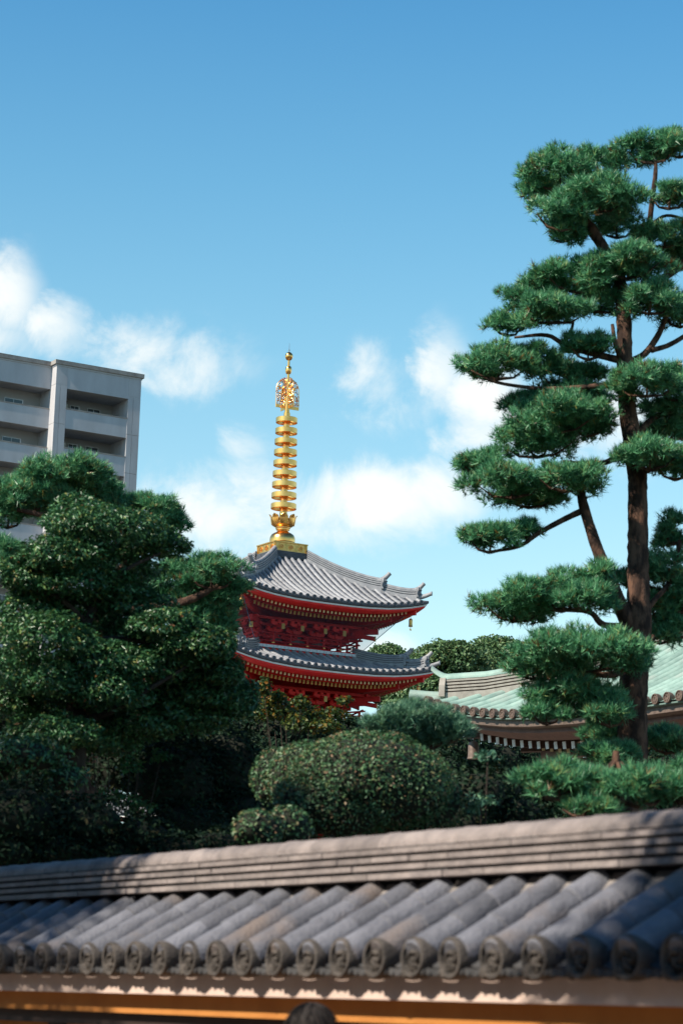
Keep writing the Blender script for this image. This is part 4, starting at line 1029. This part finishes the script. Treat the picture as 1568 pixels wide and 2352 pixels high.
# ---- big right pine
def right_pine():
    R = 26.0; g = at(1450, 1770, R)
    t = thing('pine_tree', 'tall cloud-pruned black pine with reddish trunk in front of the green-roofed hall', 'tree', (g.x, g.y, 0))
    T = [(g.x, g.y, -.05, .30), (g.x, g.y, 1.6, .235), W(1450, 1770, R, 36), W(1452, 1600, R, 33), W(1464, 1450, R, 30), W(1464, 1300, R, 25), W(1463, 1180, R, 23), W(1462, 1090, R, 22), W(1443, 960, R, 21), W(1433, 850, R, 19), W(1432, 740, R, 18), W(1420, 640, R + .1, 15), W(1385, 570, R, 13), W(1350, 515, R, 13), W(1330, 470, R, 8), W(1335, 420, R, 4)]
    limb(t, 'trunk', T, n=18, sub=9, jit=.075)
    B = [[(1452, 1450, 22, 0), (1425, 1395, 18, -.1), (1372, 1265, 14, -.2), (1340, 1165, 12, -.2), (1330, 1105, 9, -.1)],
         [(1338, 1172, 8, -.2), (1290, 1195, 7, -.2), (1235, 1225, 6, -.2), (1190, 1255, 5, -.2), (1120, 1268, 3, -.2)],
         [(1442, 1010, 9, 0), (1405, 1055, 7, -.2), (1360, 1065, 6, -.3), (1290, 1060, 4, -.3)],
         [(1436, 900, 9, 0), (1395, 885, 7, -.2), (1330, 890, 6, -.2), (1240, 892, 5, -.2), (1140, 878, 4, -.2), (1080, 850, 2, -.2)],
         [(1434, 830, 10, 0), (1360, 812, 8, -.1), (1300, 795, 6, -.2), (1255, 770, 5, -.2), (1180, 775, 3, -.2)],
         [(1290, 790, 5, -.1), (1310, 760, 4, -.2), (1316, 735, 3, -.2)],
         [(1428, 830, 8, 0), (1412, 790, 6, -.2), (1405, 745, 4, -.2)],
         [(1440, 835, 10, 0), (1480, 812, 8, .1), (1510, 770, 7, .1), (1530, 725, 5, .1)],
         [(1495, 805, 7, .1), (1540, 790, 6, .2), (1600, 750, 5, .3), (1650, 700, 4, .3)],
         [(1432, 720, 11, 0), (1470, 660, 9, .2), (1520, 640, 8, .4), (1570, 600, 8, .5), (1600, 520, 7, .5)],
         [(1480, 655, 8, .2), (1485, 590, 7, .2), (1492, 500, 7, .1), (1503, 410, 6, 0), (1505, 370, 4, 0)],
         [(1490, 520, 4, .1), (1530, 495, 4, .2), (1590, 510, 3, .3)],
         [(1497, 440, 4, .1), (1470, 442, 3, -.1), (1440, 445, 2, -.1)],
         [(1452, 1010, 9, 0), (1500, 960, 7, .3), (1560, 940, 5, .4)],
         [(1462, 1090, 9, 0), (1500, 1075, 7, -.2), (1560, 1065, 5, -.2)],
         [(1450, 1440, 10, 0), (1385, 1435, 8, -.4), (1350, 1405, 6, -.5), (1270, 1400, 5, -.5)],
         [(1455, 1530, 10, 0), (1400, 1550, 8, -.7), (1330, 1545, 6, -.9)],
         [(1450, 1640, 9, 0), (1410, 1650, 7, -.5), (1350, 1640, 5, -.7)],
         [(1466, 1420, 9, 0), (1500, 1380, 7, .3), (1540, 1330, 6, .5), (1560, 1240, 5, .5)],
         [(1462, 1560, 8, 0), (1478, 1510, 7, .3), (1500, 1460, 5, .4)]]
    for b in B: limb(t, 'branch', [W(u, v, R + d, r) for u, v, r, d in b], n=8, sub=5)
    pads = [(1285, 400, 82, 55, .1), (1370, 375, 62, 40, .3), (1360, 455, 100, 42, -.3), (1285, 495, 70, 45, -.3), (1415, 520, 52, 34, .5), (1232, 445, 34, 28, .2), (1290, 540, 40, 20, -.1),
            (1495, 345, 70, 40, 0), (1560, 335, 50, 35, .2), (1535, 455, 50, 32, -.2), (1525, 540, 62, 36, .2), (1580, 590, 60, 40, .5),
            (1440, 610, 90, 40, -.2), (1320, 640, 95, 42, .0), (1225, 690, 70, 45, .1), (1275, 715, 85, 34, -.4), (1165, 745, 44, 34, .1), (1490, 690, 70, 40, -.2), (1560, 720, 50, 40, .2), (1380, 690, 55, 36, .2),
            (1350, 800, 55, 34, -.2), (1145, 838, 82, 42, -.1), (1225, 825, 48, 34, .2), (1300, 870, 75, 36, .3), (1205, 930, 52, 22, .2), (1325, 915, 65, 40, .3),
            (1485, 880, 84, 38, -.4), (1560, 890, 60, 40, .1), (1535, 945, 60, 26, .4),
            (1265, 960, 125, 46, -.1), (1235, 1020, 95, 38, .2), (1350, 975, 50, 34, .1), (1110, 1075, 58, 32, .1), (1175, 1110, 95, 42, -.2), (1295, 1100, 80, 36, -.4), (1215, 1150, 70, 20, .1),
            (1490, 1050, 78, 36, -.4), (1550, 1070, 60, 40, -.2), (1125, 1240, 60, 36, -.2), (1205, 1222, 38, 18, -.1),
            (1290, 1365, 110, 48, -.5), (1180, 1400, 82, 34, -.4), (1365, 1325, 42, 28, -.4), (1545, 1215, 24, 44, .5), (1525, 1315, 66, 48, .5), (1500, 1390, 40, 34, .6), (1550, 1440, 54, 32, .7), (1515, 1460, 34, 22, .7), (1560, 1250, 50, 40, .6), (1540, 990, 60, 24, .5), (1565, 1375, 50, 40, .6), (1440, 1330, 24, 20, .4),
            (1345, 1500, 135, 54, -.9), (1225, 1535, 56, 30, -.8), (1440, 1510, 56, 40, -.8), (1320, 1605, 95, 48, -.7), (1255, 1640, 44, 28, -.8), (1400, 1690, 60, 34, .2), (1400, 1640, 50, 34, -.9), (1530, 1700, 60, 36, .4), (1395, 1735, 60, 26, -.6)]
    for i, (u, v, hw, hh, d) in enumerate(pads): pine_pad(t, u, v, hw * 1.16, hh * 1.2, R + d * 1.2, 100 + i)
right_pine()

# ---- low pine in front of the hall, two wide cushions just above the wall
def low_pine(name, label, R, base, trunk, pads, seed, m='needle', **kw):
    g = at(*base, R); t = thing(name, label, 'tree', (g.x, g.y, 0))
    limb(t, 'trunk', [(g.x, g.y, -.05, .12), (g.x, g.y, 1.0, .10)] + [W(u, v, R, r) for u, v, r in trunk], n=10)
    tp = trunk[-1]
    for i, (u, v, hw, hh, d) in enumerate(pads):
        limb(t, 'branch', [W(tp[0], tp[1] + 20, R, tp[2] * .7), W((tp[0] + u) / 2, (tp[1] + v) / 2 + hh * .7, R + d * .6, tp[2] * .5), W(u, v + hh * .5, R + d, tp[2] * .35)], n=7)
        pine_pad(t, u, v, hw, hh, R + d, seed + i, m, **kw)
    return t
low_pine('pine_tree', 'low pine with two wide needle cushions just above the wall at right', 17.5, (1400, 1900), [(1395, 1950, 26), (1400, 1880, 22), (1405, 1820, 18), (1412, 1770, 12), (1414, 1725, 8)],
         [(1285, 1795, 105, 62, -.1), (1350, 1810, 70, 50, .3), (1465, 1812, 105, 56, -.2), (1560, 1800, 80, 60, 0), (1340, 1860, 70, 24, -.3)], 300, dens=1.7, Ln=.08, wd=.0075, clump=.8)
low_pine('pine_tree', 'pale green pine cushion peeking above the big round clipped bush', 20.0, (960, 1800), [(965, 1850, 22), (960, 1760, 18), (955, 1700, 14)],
         [(950, 1662, 118, 46, 0), (880, 1670, 60, 34, -.2), (1030, 1680, 50, 36, .1), (950, 1700, 90, 30, .2)], 330, 'needle2', dens=1.7, Ln=.07, wd=.008, clump=.8)

# ---- left pine, behind the glossy evergreen
def left_pine():
    R = 27.0; g = at(210, 1760, R); t = thing('pine_tree', 'dark cushioned pine rising behind the glossy-leaved tree at left', 'tree', (g.x, g.y, 0))
    limb(t, 'trunk', [(g.x, g.y, -.05, .28), (g.x, g.y, 2, .22), W(215, 1600, R, 36), W(230, 1420, R, 30), W(245, 1320, R, 24), W(225, 1220, R, 16), W(180, 1140, R, 10)], n=12)
    B = [[(240, 1340, 16, 0), (300, 1290, 12, 0), (350, 1210, 7, 0)], [(235, 1400, 16, 0), (330, 1400, 13, 0), (430, 1380, 10, -.2), (500, 1345, 6, -.2)], [(225, 1230, 12, 0), (120, 1190, 8, -.2), (40, 1170, 5, -.2)],
         [(225, 1480, 20, 0), (150, 1520, 18, -.6), (95, 1570, 14, -.9)], [(262, 1345, 13, -.3), (268, 1320, 12, -.4), (250, 1300, 8, -.4)]]
    for b in B: limb(t, 'branch', [W(u, v, R + d, r) for u, v, r, d in b], n=8)
    pads = [(150, 1095, 105, 44, 0), (200, 1130, 70, 42, .3), (60, 1140, 75, 40, -.1), (120, 1155, 90, 40, .2), (20, 1180, 50, 40, .1), (240, 1150, 45, 30, .2), (350, 1180, 66, 38, 0), (400, 1205, 30, 30, .1), (300, 1170, 40, 26, .3),
            (488, 1318, 76, 44, -.2), (420, 1330, 80, 46, .2), (536, 1350, 30, 26, 0), (450, 1395, 86, 50, .3), (505, 1415, 46, 40, .2), (470, 1450, 70, 40, .4), (510, 1370, 44, 30, .1), (360, 1390, 80, 50, .5), (300, 1330, 60, 40, .5), (15, 1265, 30, 40, 0)]
    for i, (u, v, hw, hh, d) in enumerate(pads): pine_pad(t, u, v, hw * 1.1, hh * 1.2, R + d, 400 + i, dens=1.0, Ln=.09)
left_pine()

# ---- broadleaf helpers
def crown(t, u, v, hw, hh, R, n, Ln, wd, seed, m, name='leaf_cluster', low=.6, inner=.55, lump=.16, dep=.8, corek=0, **kw):
    c = np.array(W(u, v, R)); a = hw * R / F; h = hh * R / F; L = np.array(t.location)
    Pn, Nn = shell(n, c, (a, a * dep, h), seed, inner, low, lump)
    V, Fc, rn = leaves(Pn, Nn, Ln, wd, seed + 3, **kw)
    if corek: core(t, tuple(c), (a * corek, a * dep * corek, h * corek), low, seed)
    return fmesh(name, V - L, Fc, rn, m, t)

def glossy_tree():
    R = 21.0; g = at(175, 1800, R); t = thing('evergreen_tree', 'glossy broad-leaved evergreen tree with spreading tiers at the left edge', 'tree', (g.x, g.y, 0))
    limb(t, 'trunk', [(g.x, g.y, -.05, .15), (g.x, g.y, 1.2, .11), W(172, 1780, R, 24), W(175, 1640, R, 22), W(172, 1540, R, 20), W(190, 1450, R, 16), W(225, 1370, R, 11), W(240, 1290, R, 7)], 'bark2', 11)
    for b in [[(180, 1660, 12, 0), (240, 1640, 9, -.2), (290, 1615, 8, -.3), (340, 1585, 6, -.3), (430, 1530, 4, -.3)], [(172, 1560, 14, 0), (120, 1540, 14, -.3), (85, 1575, 10, -.5)], [(190, 1470, 10, 0), (300, 1470, 7, -.2), (430, 1490, 4, -.3)],
              [(200, 1430, 9, 0), (130, 1370, 6, -.2), (60, 1350, 3, -.2)], [(225, 1380, 8, 0), (290, 1310, 5, -.3), (370, 1270, 3, -.3)], [(185, 1650, 9, 0), (235, 1690, 6, .2), (300, 1730, 3, .2)]]:
        limb(t, 'branch', [W(u, v, R + d, r) for u, v, r, d in b], 'bark2', 7)
    C = [(200, 1205, 95, 50, 0, 1500), (255, 1235, 140, 60, -.2, 2800), (360, 1250, 70, 34, -.1, 1200), (150, 1290, 110, 48, -.3, 2200), (250, 1300, 110, 44, .1, 1800), (70, 1330, 70, 44, -.2, 1300), (170, 1350, 130, 50, -.1, 2400), (80, 1420, 90, 60, 0, 1700), (190, 1420, 110, 50, .3, 1700),
         (390, 1450, 90, 42, -.3, 1800), (460, 1490, 84, 50, -.3, 2200), (400, 1520, 110, 50, 0, 2000), (525, 1550, 40, 36, -.2, 800), (300, 1480, 80, 40, .3, 1200), (460, 1560, 90, 40, .2, 1400), (30, 1500, 60, 60, .3, 900), (40, 1620, 70, 50, .3, 1000), (270, 1590, 70, 34, .3, 800), (350, 1610, 90, 50, .5, 1100), (130, 1480, 110, 60, -.4, 1800), (230, 1530, 90, 50, -.3, 1400), (120, 1620, 90, 50, .4, 1200), (60, 1560, 80, 50, -.2, 1100), (300, 1400, 90, 50, .2, 1500), (420, 1600, 110, 60, .3, 1500), (520, 1620, 70, 50, .3, 900), (220, 1640, 60, 40, .5, 700), (250, 1600, 90, 50, -.3, 1300), (330, 1670, 90, 50, .2, 1200), (430, 1650, 100, 50, .3, 1300), (150, 1690, 80, 46, -.3, 1100), (240, 1710, 80, 40, .2, 900), (490, 1600, 70, 46, .1, 1000), (320, 1540, 90, 44, -.2, 1300), (90, 1690, 80, 50, .2, 900), (540, 1600, 50, 40, .3, 700), (130, 1570, 70, 44, -.4, 900)]
    for i, (u, v, hw, hh, d, n) in enumerate(C): crown(t, u, v, hw * 1.15, hh * 1.2, R + d, int(n * 2.1), .052, .021, 500 + i * 7, 'leaf', up=.65, rand=.55)
glossy_tree()

def bush(name, label, R, base, C, leafn, Ln, wd, m, seed, corek=.86, cat='shrub', trunkr=.05, **kw):
    g = at(*base, R); t = thing(name, label, cat, (g.x, g.y, 0))
    for i, (u, v, hw, hh, d) in enumerate(C):
        c = W(u, v, R + d); b = MB()
        b.tube([(0, 0, -.03), (.3 * (c[0] - g.x), .3 * (c[1] - g.y), c[2] * .5), (c[0] - g.x, c[1] - g.y, c[2])], [trunkr, trunkr * .8, trunkr * .4], 7); b.build('stem', ['bark2'], t)
        a = hw * R / F; h = hh * R / F
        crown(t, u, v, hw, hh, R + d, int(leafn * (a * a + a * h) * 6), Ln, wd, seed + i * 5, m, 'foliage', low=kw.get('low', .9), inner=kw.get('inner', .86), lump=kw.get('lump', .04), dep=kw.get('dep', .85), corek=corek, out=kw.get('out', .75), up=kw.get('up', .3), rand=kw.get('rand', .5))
    return t
bush('azalea_bush', 'large round clipped bush with reddish leaf tips in front of the pagoda', 17.0, (850, 1950), [(850, 1800, 205, 120, 0), (700, 1800, 95, 100, .25), (770, 1850, 150, 90, -.1), (990, 1840, 80, 85, .3), (640, 1790, 70, 75, .5), (930, 1890, 120, 60, .4)], 2400, .029, .015, 'azalea', 600)
bush('azalea_bush', 'small clipped bush with tan leaf tips just above the wall beside the big bush', 15.0, (600, 1960), [(590, 1905, 62, 48, 0), (660, 1900, 60, 50, .2)], 1700, .032, .017, 'azalea', 640)
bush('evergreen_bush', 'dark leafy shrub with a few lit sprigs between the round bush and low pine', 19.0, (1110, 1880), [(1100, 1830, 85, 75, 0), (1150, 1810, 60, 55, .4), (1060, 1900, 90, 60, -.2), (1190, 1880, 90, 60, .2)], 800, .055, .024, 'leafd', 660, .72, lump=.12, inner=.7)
bush('evergreen_bush', 'leafy shrub with bright sprigs under the glossy tree at the left edge', 19.5, (60, 1850), [(70, 1740, 95, 50, 0), (-10, 1760, 60, 60, .2), (150, 1790, 60, 45, .1)], 700, .055, .024, 'leaf', 680, .65, lump=.14, inner=.65)
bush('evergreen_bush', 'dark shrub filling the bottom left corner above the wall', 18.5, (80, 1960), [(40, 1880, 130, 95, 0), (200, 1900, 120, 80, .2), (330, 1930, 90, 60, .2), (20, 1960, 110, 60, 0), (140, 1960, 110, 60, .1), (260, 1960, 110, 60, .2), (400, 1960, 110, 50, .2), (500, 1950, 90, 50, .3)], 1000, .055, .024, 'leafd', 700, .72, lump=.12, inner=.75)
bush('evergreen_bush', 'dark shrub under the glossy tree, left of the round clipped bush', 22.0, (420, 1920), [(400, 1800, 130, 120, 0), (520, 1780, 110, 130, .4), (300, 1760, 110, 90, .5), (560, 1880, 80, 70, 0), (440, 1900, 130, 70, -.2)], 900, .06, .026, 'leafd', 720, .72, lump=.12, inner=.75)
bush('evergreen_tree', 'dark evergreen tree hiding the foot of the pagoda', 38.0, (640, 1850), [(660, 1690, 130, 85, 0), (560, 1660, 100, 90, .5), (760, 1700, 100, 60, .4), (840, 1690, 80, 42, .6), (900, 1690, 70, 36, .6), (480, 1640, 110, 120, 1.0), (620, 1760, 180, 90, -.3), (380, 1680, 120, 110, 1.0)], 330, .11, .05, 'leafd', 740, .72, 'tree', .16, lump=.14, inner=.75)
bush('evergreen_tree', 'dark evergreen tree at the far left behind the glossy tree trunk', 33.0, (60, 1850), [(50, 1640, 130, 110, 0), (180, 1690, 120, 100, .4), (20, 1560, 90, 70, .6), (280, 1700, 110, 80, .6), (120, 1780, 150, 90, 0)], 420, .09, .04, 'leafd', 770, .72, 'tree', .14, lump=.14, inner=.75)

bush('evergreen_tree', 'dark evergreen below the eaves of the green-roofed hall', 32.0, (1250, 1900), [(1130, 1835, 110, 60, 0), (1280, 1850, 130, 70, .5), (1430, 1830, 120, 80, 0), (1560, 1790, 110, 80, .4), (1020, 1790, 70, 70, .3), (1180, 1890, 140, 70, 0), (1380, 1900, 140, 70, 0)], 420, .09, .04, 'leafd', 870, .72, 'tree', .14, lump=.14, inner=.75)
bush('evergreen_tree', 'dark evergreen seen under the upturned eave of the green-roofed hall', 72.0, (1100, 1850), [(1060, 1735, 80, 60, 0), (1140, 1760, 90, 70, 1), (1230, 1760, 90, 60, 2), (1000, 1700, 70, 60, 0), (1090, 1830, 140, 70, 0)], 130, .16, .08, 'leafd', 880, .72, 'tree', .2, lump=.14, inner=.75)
def maple(name, label, R, base, C, n, m, seed, Ln=.055, wd=.045):
    g = at(*base, R); t = thing(name, label, 'tree', (g.x, g.y, 0)); b = MB()
    for (u, v, hw, hh, d) in C:
        c = W(u, v, R + d); b.tube([(0, 0, -.03), (.2 * (c[0] - g.x), .2 * (c[1] - g.y), c[2] * .55), (c[0] - g.x, c[1] - g.y, c[2])], [.018, .012, .004], 6)
    b.build('trunk', ['bark2'], t)
    for i, (u, v, hw, hh, d) in enumerate(C): crown(t, u, v, hw, hh, R + d, int(n * hw * hh / 1200), Ln, wd, seed + i, m, 'foliage', low=.9, inner=.1, lump=.2, up=.7, rand=.5)
maple('maple_tree', 'small maple turning orange between the pagoda and the round bush', 31.0, (690, 1850), [(605, 1580, 24, 26, 0), (625, 1615, 30, 22, .3), (690, 1615, 26, 24, -.2), (710, 1650, 40, 20, 0), (760, 1640, 40, 18, .2), (790, 1610, 24, 14, .3), (680, 1665, 34, 22, -.3), (655, 1640, 30, 22, .2), (640, 1600, 24, 16, .2), (740, 1670, 60, 20, -.2), (610, 1640, 40, 26, .3)], 420, 'maple', 800)
maple('maple_tree', 'young green maple beside the trunk of the glossy tree at left', 21.5, (270, 1880), [(250, 1690, 40, 26, -.3), (300, 1760, 44, 24, -.2), (330, 1690, 30, 18, 0), (260, 1830, 40, 20, -.4), (215, 1720, 26, 18, -.3), (370, 1740, 30, 20, 0), (320, 1850, 50, 18, -.4)], 150, 'mapleg', 830, .05, .03)
bush('evergreen_bush', 'small sprig of pale leaves in front of the dark shrub beside the low pine', 17.2, (1100, 1900), [(1105, 1840, 40, 18, -.1), (1120, 1735, 34, 15, 0), (1085, 1860, 26, 16, 0)], 900, .05, .02, 'needle2', 860, 0, lump=.3, inner=.1, trunkr=.015)

# ---- camphor trees far behind
def camphor(label, R, base, C, seed):
    g = at(*base, R); t = thing('camphor_tree', label, 'tree', (g.x, g.y, 0), 'trees behind the temple'); b = MB()
    b.tube([(0, 0, -.1), (0, 0, 5)], [.5, .35], 9)
    for (u, v, hw, hh, d) in C:
        c = W(u, v, R + d); b.tube([(0, 0, 4.6), ((c[0] - g.x) * .5, (c[1] - g.y) * .5, c[2] * .7), (c[0] - g.x, c[1] - g.y, c[2])], [.3, .2, .08], 6)
    b.build('trunk', ['bark2'], t)
    r = np.random.default_rng(seed); L = np.array(t.location)
    for i, (u, v, hw, hh, d) in enumerate(C):
        c = np.array(W(u, v, R + d)); a = hw * R / F; h = hh * R / F
        D = unit(r.normal(size=(46, 3))); D[:, 2] = np.abs(D[:, 2]) * 1.0 - .25
        Ps = []; Ns = []
        for q in range(len(D)):
            cc = c + D[q] * np.array([a, a * .8, h]) * r.uniform(.55, .95); s_ = r.uniform(.45, .85)
            p, nn = shell(250, cc, (s_, s_, s_ * .7), seed + i * 50 + q, .5, .7, .15); Ps.append(p); Ns.append(nn)
        V, Fc, rn = leaves(np.concatenate(Ps), np.concatenate(Ns), .20, .12, seed + i, up=.6, rand=.6)
        rn = np.clip(rn * .75 + np.repeat(np.repeat(r.uniform(0, .35, len(D)), 250), 2)[:len(rn)], 0, 1)
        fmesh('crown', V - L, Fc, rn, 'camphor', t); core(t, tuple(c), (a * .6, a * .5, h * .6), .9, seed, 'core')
camphor('bushy camphor tree right of the pagoda behind the hip of the green roof', 112, (1040, 1800), [(1030, 1520, 80, 60, 0), (1000, 1590, 100, 60, 0), (950, 1560, 50, 50, 2), (960, 1640, 90, 50, 0)], 900)
camphor('broad camphor tree behind the green roof and right pine boughs', 118, (1180, 1800), [(1150, 1510, 70, 50, 0), (1190, 1570, 90, 70, 0), (1110, 1560, 60, 60, -2), (1260, 1540, 70, 70, 2)], 930)
camphor('camphor tree whose top just shows behind the pagoda\'s second roof', 125, (890, 1800), [(888, 1515, 26, 26, 0), (930, 1540, 36, 36, 0), (880, 1590, 60, 60, 0)], 960)
camphor('camphor tree behind the right end of the green-roofed hall', 105, (1330, 1800), [(1330, 1560, 90, 80, 0)], 980)

# ---- street trees out of the frame at the left; their shadows dapple the wall and the garden
def street_tree(label, x, y, z, rx, rz, n, seed, blobs=14, Ln=.10):
    t = thing('street_tree', label, 'tree', (x, y, 0.0)); b = MB()
    b.tube([(0, 0, 0), (.05, 0, z * .55), (0, .05, z)], [.13, .10, .05], 9)
    r = np.random.default_rng(seed); PP = []; NN = []
    for i in range(blobs):
        D = unit(r.normal(size=(1, 3)))[0] * r.uniform(.35, .85); c = np.array([D[0] * rx, D[1] * rx, z + D[2] * rz]); s_ = rx * r.uniform(.28, .42)
        b.tube([(0, 0, z * .55), (c[0] * .5, c[1] * .5, (c[2] + z * .55) / 2), tuple(c)], [.05, .03, .012], 5)
        p, nn = shell(n // blobs, c, (s_, s_, s_ * .6), seed + i, .1, .9, .2); PP.append(p); NN.append(nn)
    b.build('trunk', ['bark2'], t)
    V, Fc, rn = leaves(np.concatenate(PP), np.concatenate(NN), Ln, Ln * .55, seed); fmesh('crown', V, Fc, rn, 'leaf', t)
street_tree('street tree left of the frame shading the left end of the wall', -0.6, 12.3, 7.1, 2.2, 1.5, 17000, 1000, 16)
street_tree('street tree beside the camera shading the right end of the wall', -0.7, 6.0, 6.95, 1.5, 1.1, 6500, 1030, 10)
street_tree('taller street tree left of the frame shading the garden', 1.2, 18.0, 8.6, 2.6, 1.8, 16000, 1060, 22)
street_tree('bushy street tree farther up the pavement at left', 2.6, 22.5, 9.9, 2.8, 2.2, 16000, 1090, 22)

street_tree('tall slim street tree left of the frame shading the round bush', -0.4, 14.4, 9.5, 1.6, .7, 6000, 1120, 12)

# ------------------------------------------------------------------ passer-by in front of the wall
def person():
    p = at(722, 2330, 9.2); t = thing('person', 'dark-haired person in a navy top in front of the wall, only the hair in view', 'person', (p.x, p.y, 0.02))
    def skin(name, V, E, Rr, m, root=0, sub=2):
        me = bpy.data.meshes.new(name); me.from_pydata(V, E, []); me.materials.append(MT[m]); o = put(name, me, t)
        md = o.modifiers.new('skin', 'SKIN'); md.use_smooth_shade = True; sv = me.skin_vertices[0].data
        for i, r in enumerate(Rr): sv[i].radius = r if isinstance(r, tuple) else (r, r)
        sv[root].use_root = True; o.modifiers.new('sub', 'SUBSURF').levels = sub; o.modifiers['sub'].render_levels = sub
        return o
    # facing along the wall (+Y); x is sideways
    V = [(0, 0, .86), (0, 0, 1.0), (0, .01, 1.17), (0, 0, 1.29), (0, 0, 1.36), (0, .02, 1.43), (0, .03, 1.49), (0, .02, 1.53),
         (-.09, 0, .84), (-.095, .01, .46), (-.10, -.02, .07), (-.10, .10, .03), (.09, 0, .84), (.095, .01, .46), (.10, -.02, .07), (.10, .10, .03),
         (-.165, 0, 1.29), (-.205, -.02, 1.05), (-.215, .05, .82), (.165, 0, 1.29), (.205, -.02, 1.05), (.215, .05, .82),
         (-.215, .07, .76), (.215, .07, .76)]
    E = [(0, 1), (1, 2), (2, 3), (3, 4), (4, 5), (5, 6), (6, 7), (0, 8), (8, 9), (9, 10), (10, 11), (0, 12), (12, 13), (13, 14), (14, 15), (3, 16), (16, 17), (17, 18), (3, 19), (19, 20), (20, 21), (18, 22), (21, 23)]
    Rr = [(.14, .10), (.125, .09), (.14, .10), (.11, .08), .048, (.065, .08), (.072, .092), (.055, .07), .085, .058, .04, .035, .085, .058, .04, .035, .055, .042, .03, .055, .042, .03, .028, .028]
    # fingers: short chains from each palm
    for sx, pi_ in ((-1, 22), (1, 23)):
        for k, (dy, ln) in enumerate(((-.028, .06), (-.01, .075), (.01, .08), (.03, .07))):
            i = len(V); bx, by, bz = V[pi_]
            V += [(bx, by + dy, bz - .035), (bx - sx * .006, by + dy, bz - .035 - ln * .5), (bx - sx * .02, by + dy, bz - .035 - ln)]; E += [(pi_, i), (i, i + 1), (i + 1, i + 2)]; Rr += [.009, .0085, .007]
        i = len(V); bx, by, bz = V[pi_]; V += [(bx - sx * .01, by + .045, bz - .005), (bx - sx * .015, by + .06, bz - .045)]; E += [(pi_, i), (i, i + 1)]; Rr += [.011, .009]
    skin('body', V, E, Rr, 'skin')
    skin('trousers', [(0, 0, .95), (0, 0, .86), (-.09, 0, .82), (-.095, .01, .46), (-.10, -.01, .09), (.09, 0, .82), (.095, .01, .46), (.10, -.01, .09)], [(0, 1), (1, 2), (2, 3), (3, 4), (1, 5), (5, 6), (6, 7)], [(.155, .118), (.155, .118), .10, .075, .062, .10, .075, .062], 'cloth2')
    skin('shirt', [(0, 0, .90), (0, .01, 1.15), (0, 0, 1.28), (0, 0, 1.33), (-.17, 0, 1.28), (-.21, -.02, 1.05), (-.215, .03, .88), (.17, 0, 1.28), (.21, -.02, 1.05), (.215, .03, .88)], [(0, 1), (1, 2), (2, 3), (2, 4), (4, 5), (5, 6), (2, 7), (7, 8), (8, 9)], [(.165, .125), (.165, .12), (.13, .10), (.07, .07), .075, .06, .05, .075, .06, .05], 'cloth')
    for sx in (-1, 1):
        b = MB(); b.rings([[(sx * .10 + .045 * w * cos(2 * pi * k / 12), .03 + .13 * w * sin(2 * pi * k / 12), z) for k in range(12)] for w, z in ((1, -.02), (1.02, .0), (.98, .035), (.75, .075), (.5, .09))], True, True); b.build('shoe', ['shoe'], t)
    # face
    b = MB()
    b.lathe([(.0, -.014), (.013, -.006), (.014, .004), (0, .016)], 8, 0, (0, .122, 1.455), False)
    b.build('nose', ['skin'], t)
    for sx in (-1, 1):
        b = MB(); b.lathe([(0, -.012), (.011, 0), (0, .012)], 10, 0, (sx * .03, .108, 1.48), False); b.build('eye', ['hair'], t)
        b = MB(); b.lathe([(0, -.03), (.014, -.015), (.018, .01), (0, .03)], 8, 0, (sx * .082, .02, 1.465), False); b.build('ear', ['skin'], t)
    b = MB(); b.box((0, .108, 1.425), (.045, .012, .010)); b.build('mouth', ['woodp'], t)
    # hair: cap of strands
    b = MB(); n = 26; rs = []
    for i in range(10):
        th = (pi * .60) * i / 9 + .02; ring = []
        for k in range(n):
            a = 2 * pi * k / n; f = 1 + .03 * sin(9 * a + i) + .02 * sin(23 * a); cut = 1.0 if sin(a) < .4 else .80
            ring.append((.092 * sin(th * cut) * cos(a) * f, .02 + .108 * sin(th * cut) * sin(a) * f, 1.485 + .108 * cos(th * cut)))
        rs.append(ring)
    b.rings(rs, True, True); h = b.build('hair', ['hair'], t)
    rgx = random.Random(5); b = MB()
    for i in range(240):
        a = rgx.uniform(0, 6.28); th = rgx.uniform(.02, 1.5); pts = []
        for k in range(4):
            q = th + k * .12; pts.append(((.093 + .004 * k) * sin(q) * cos(a + .05 * k), .02 + (.109 + .004 * k) * sin(q) * sin(a + .05 * k), 1.487 + .110 * cos(q)))
        b.tube(pts, [.003, .003, .0025, .001], 3)
    b.build('hair_strands', ['hair'], t)
person()
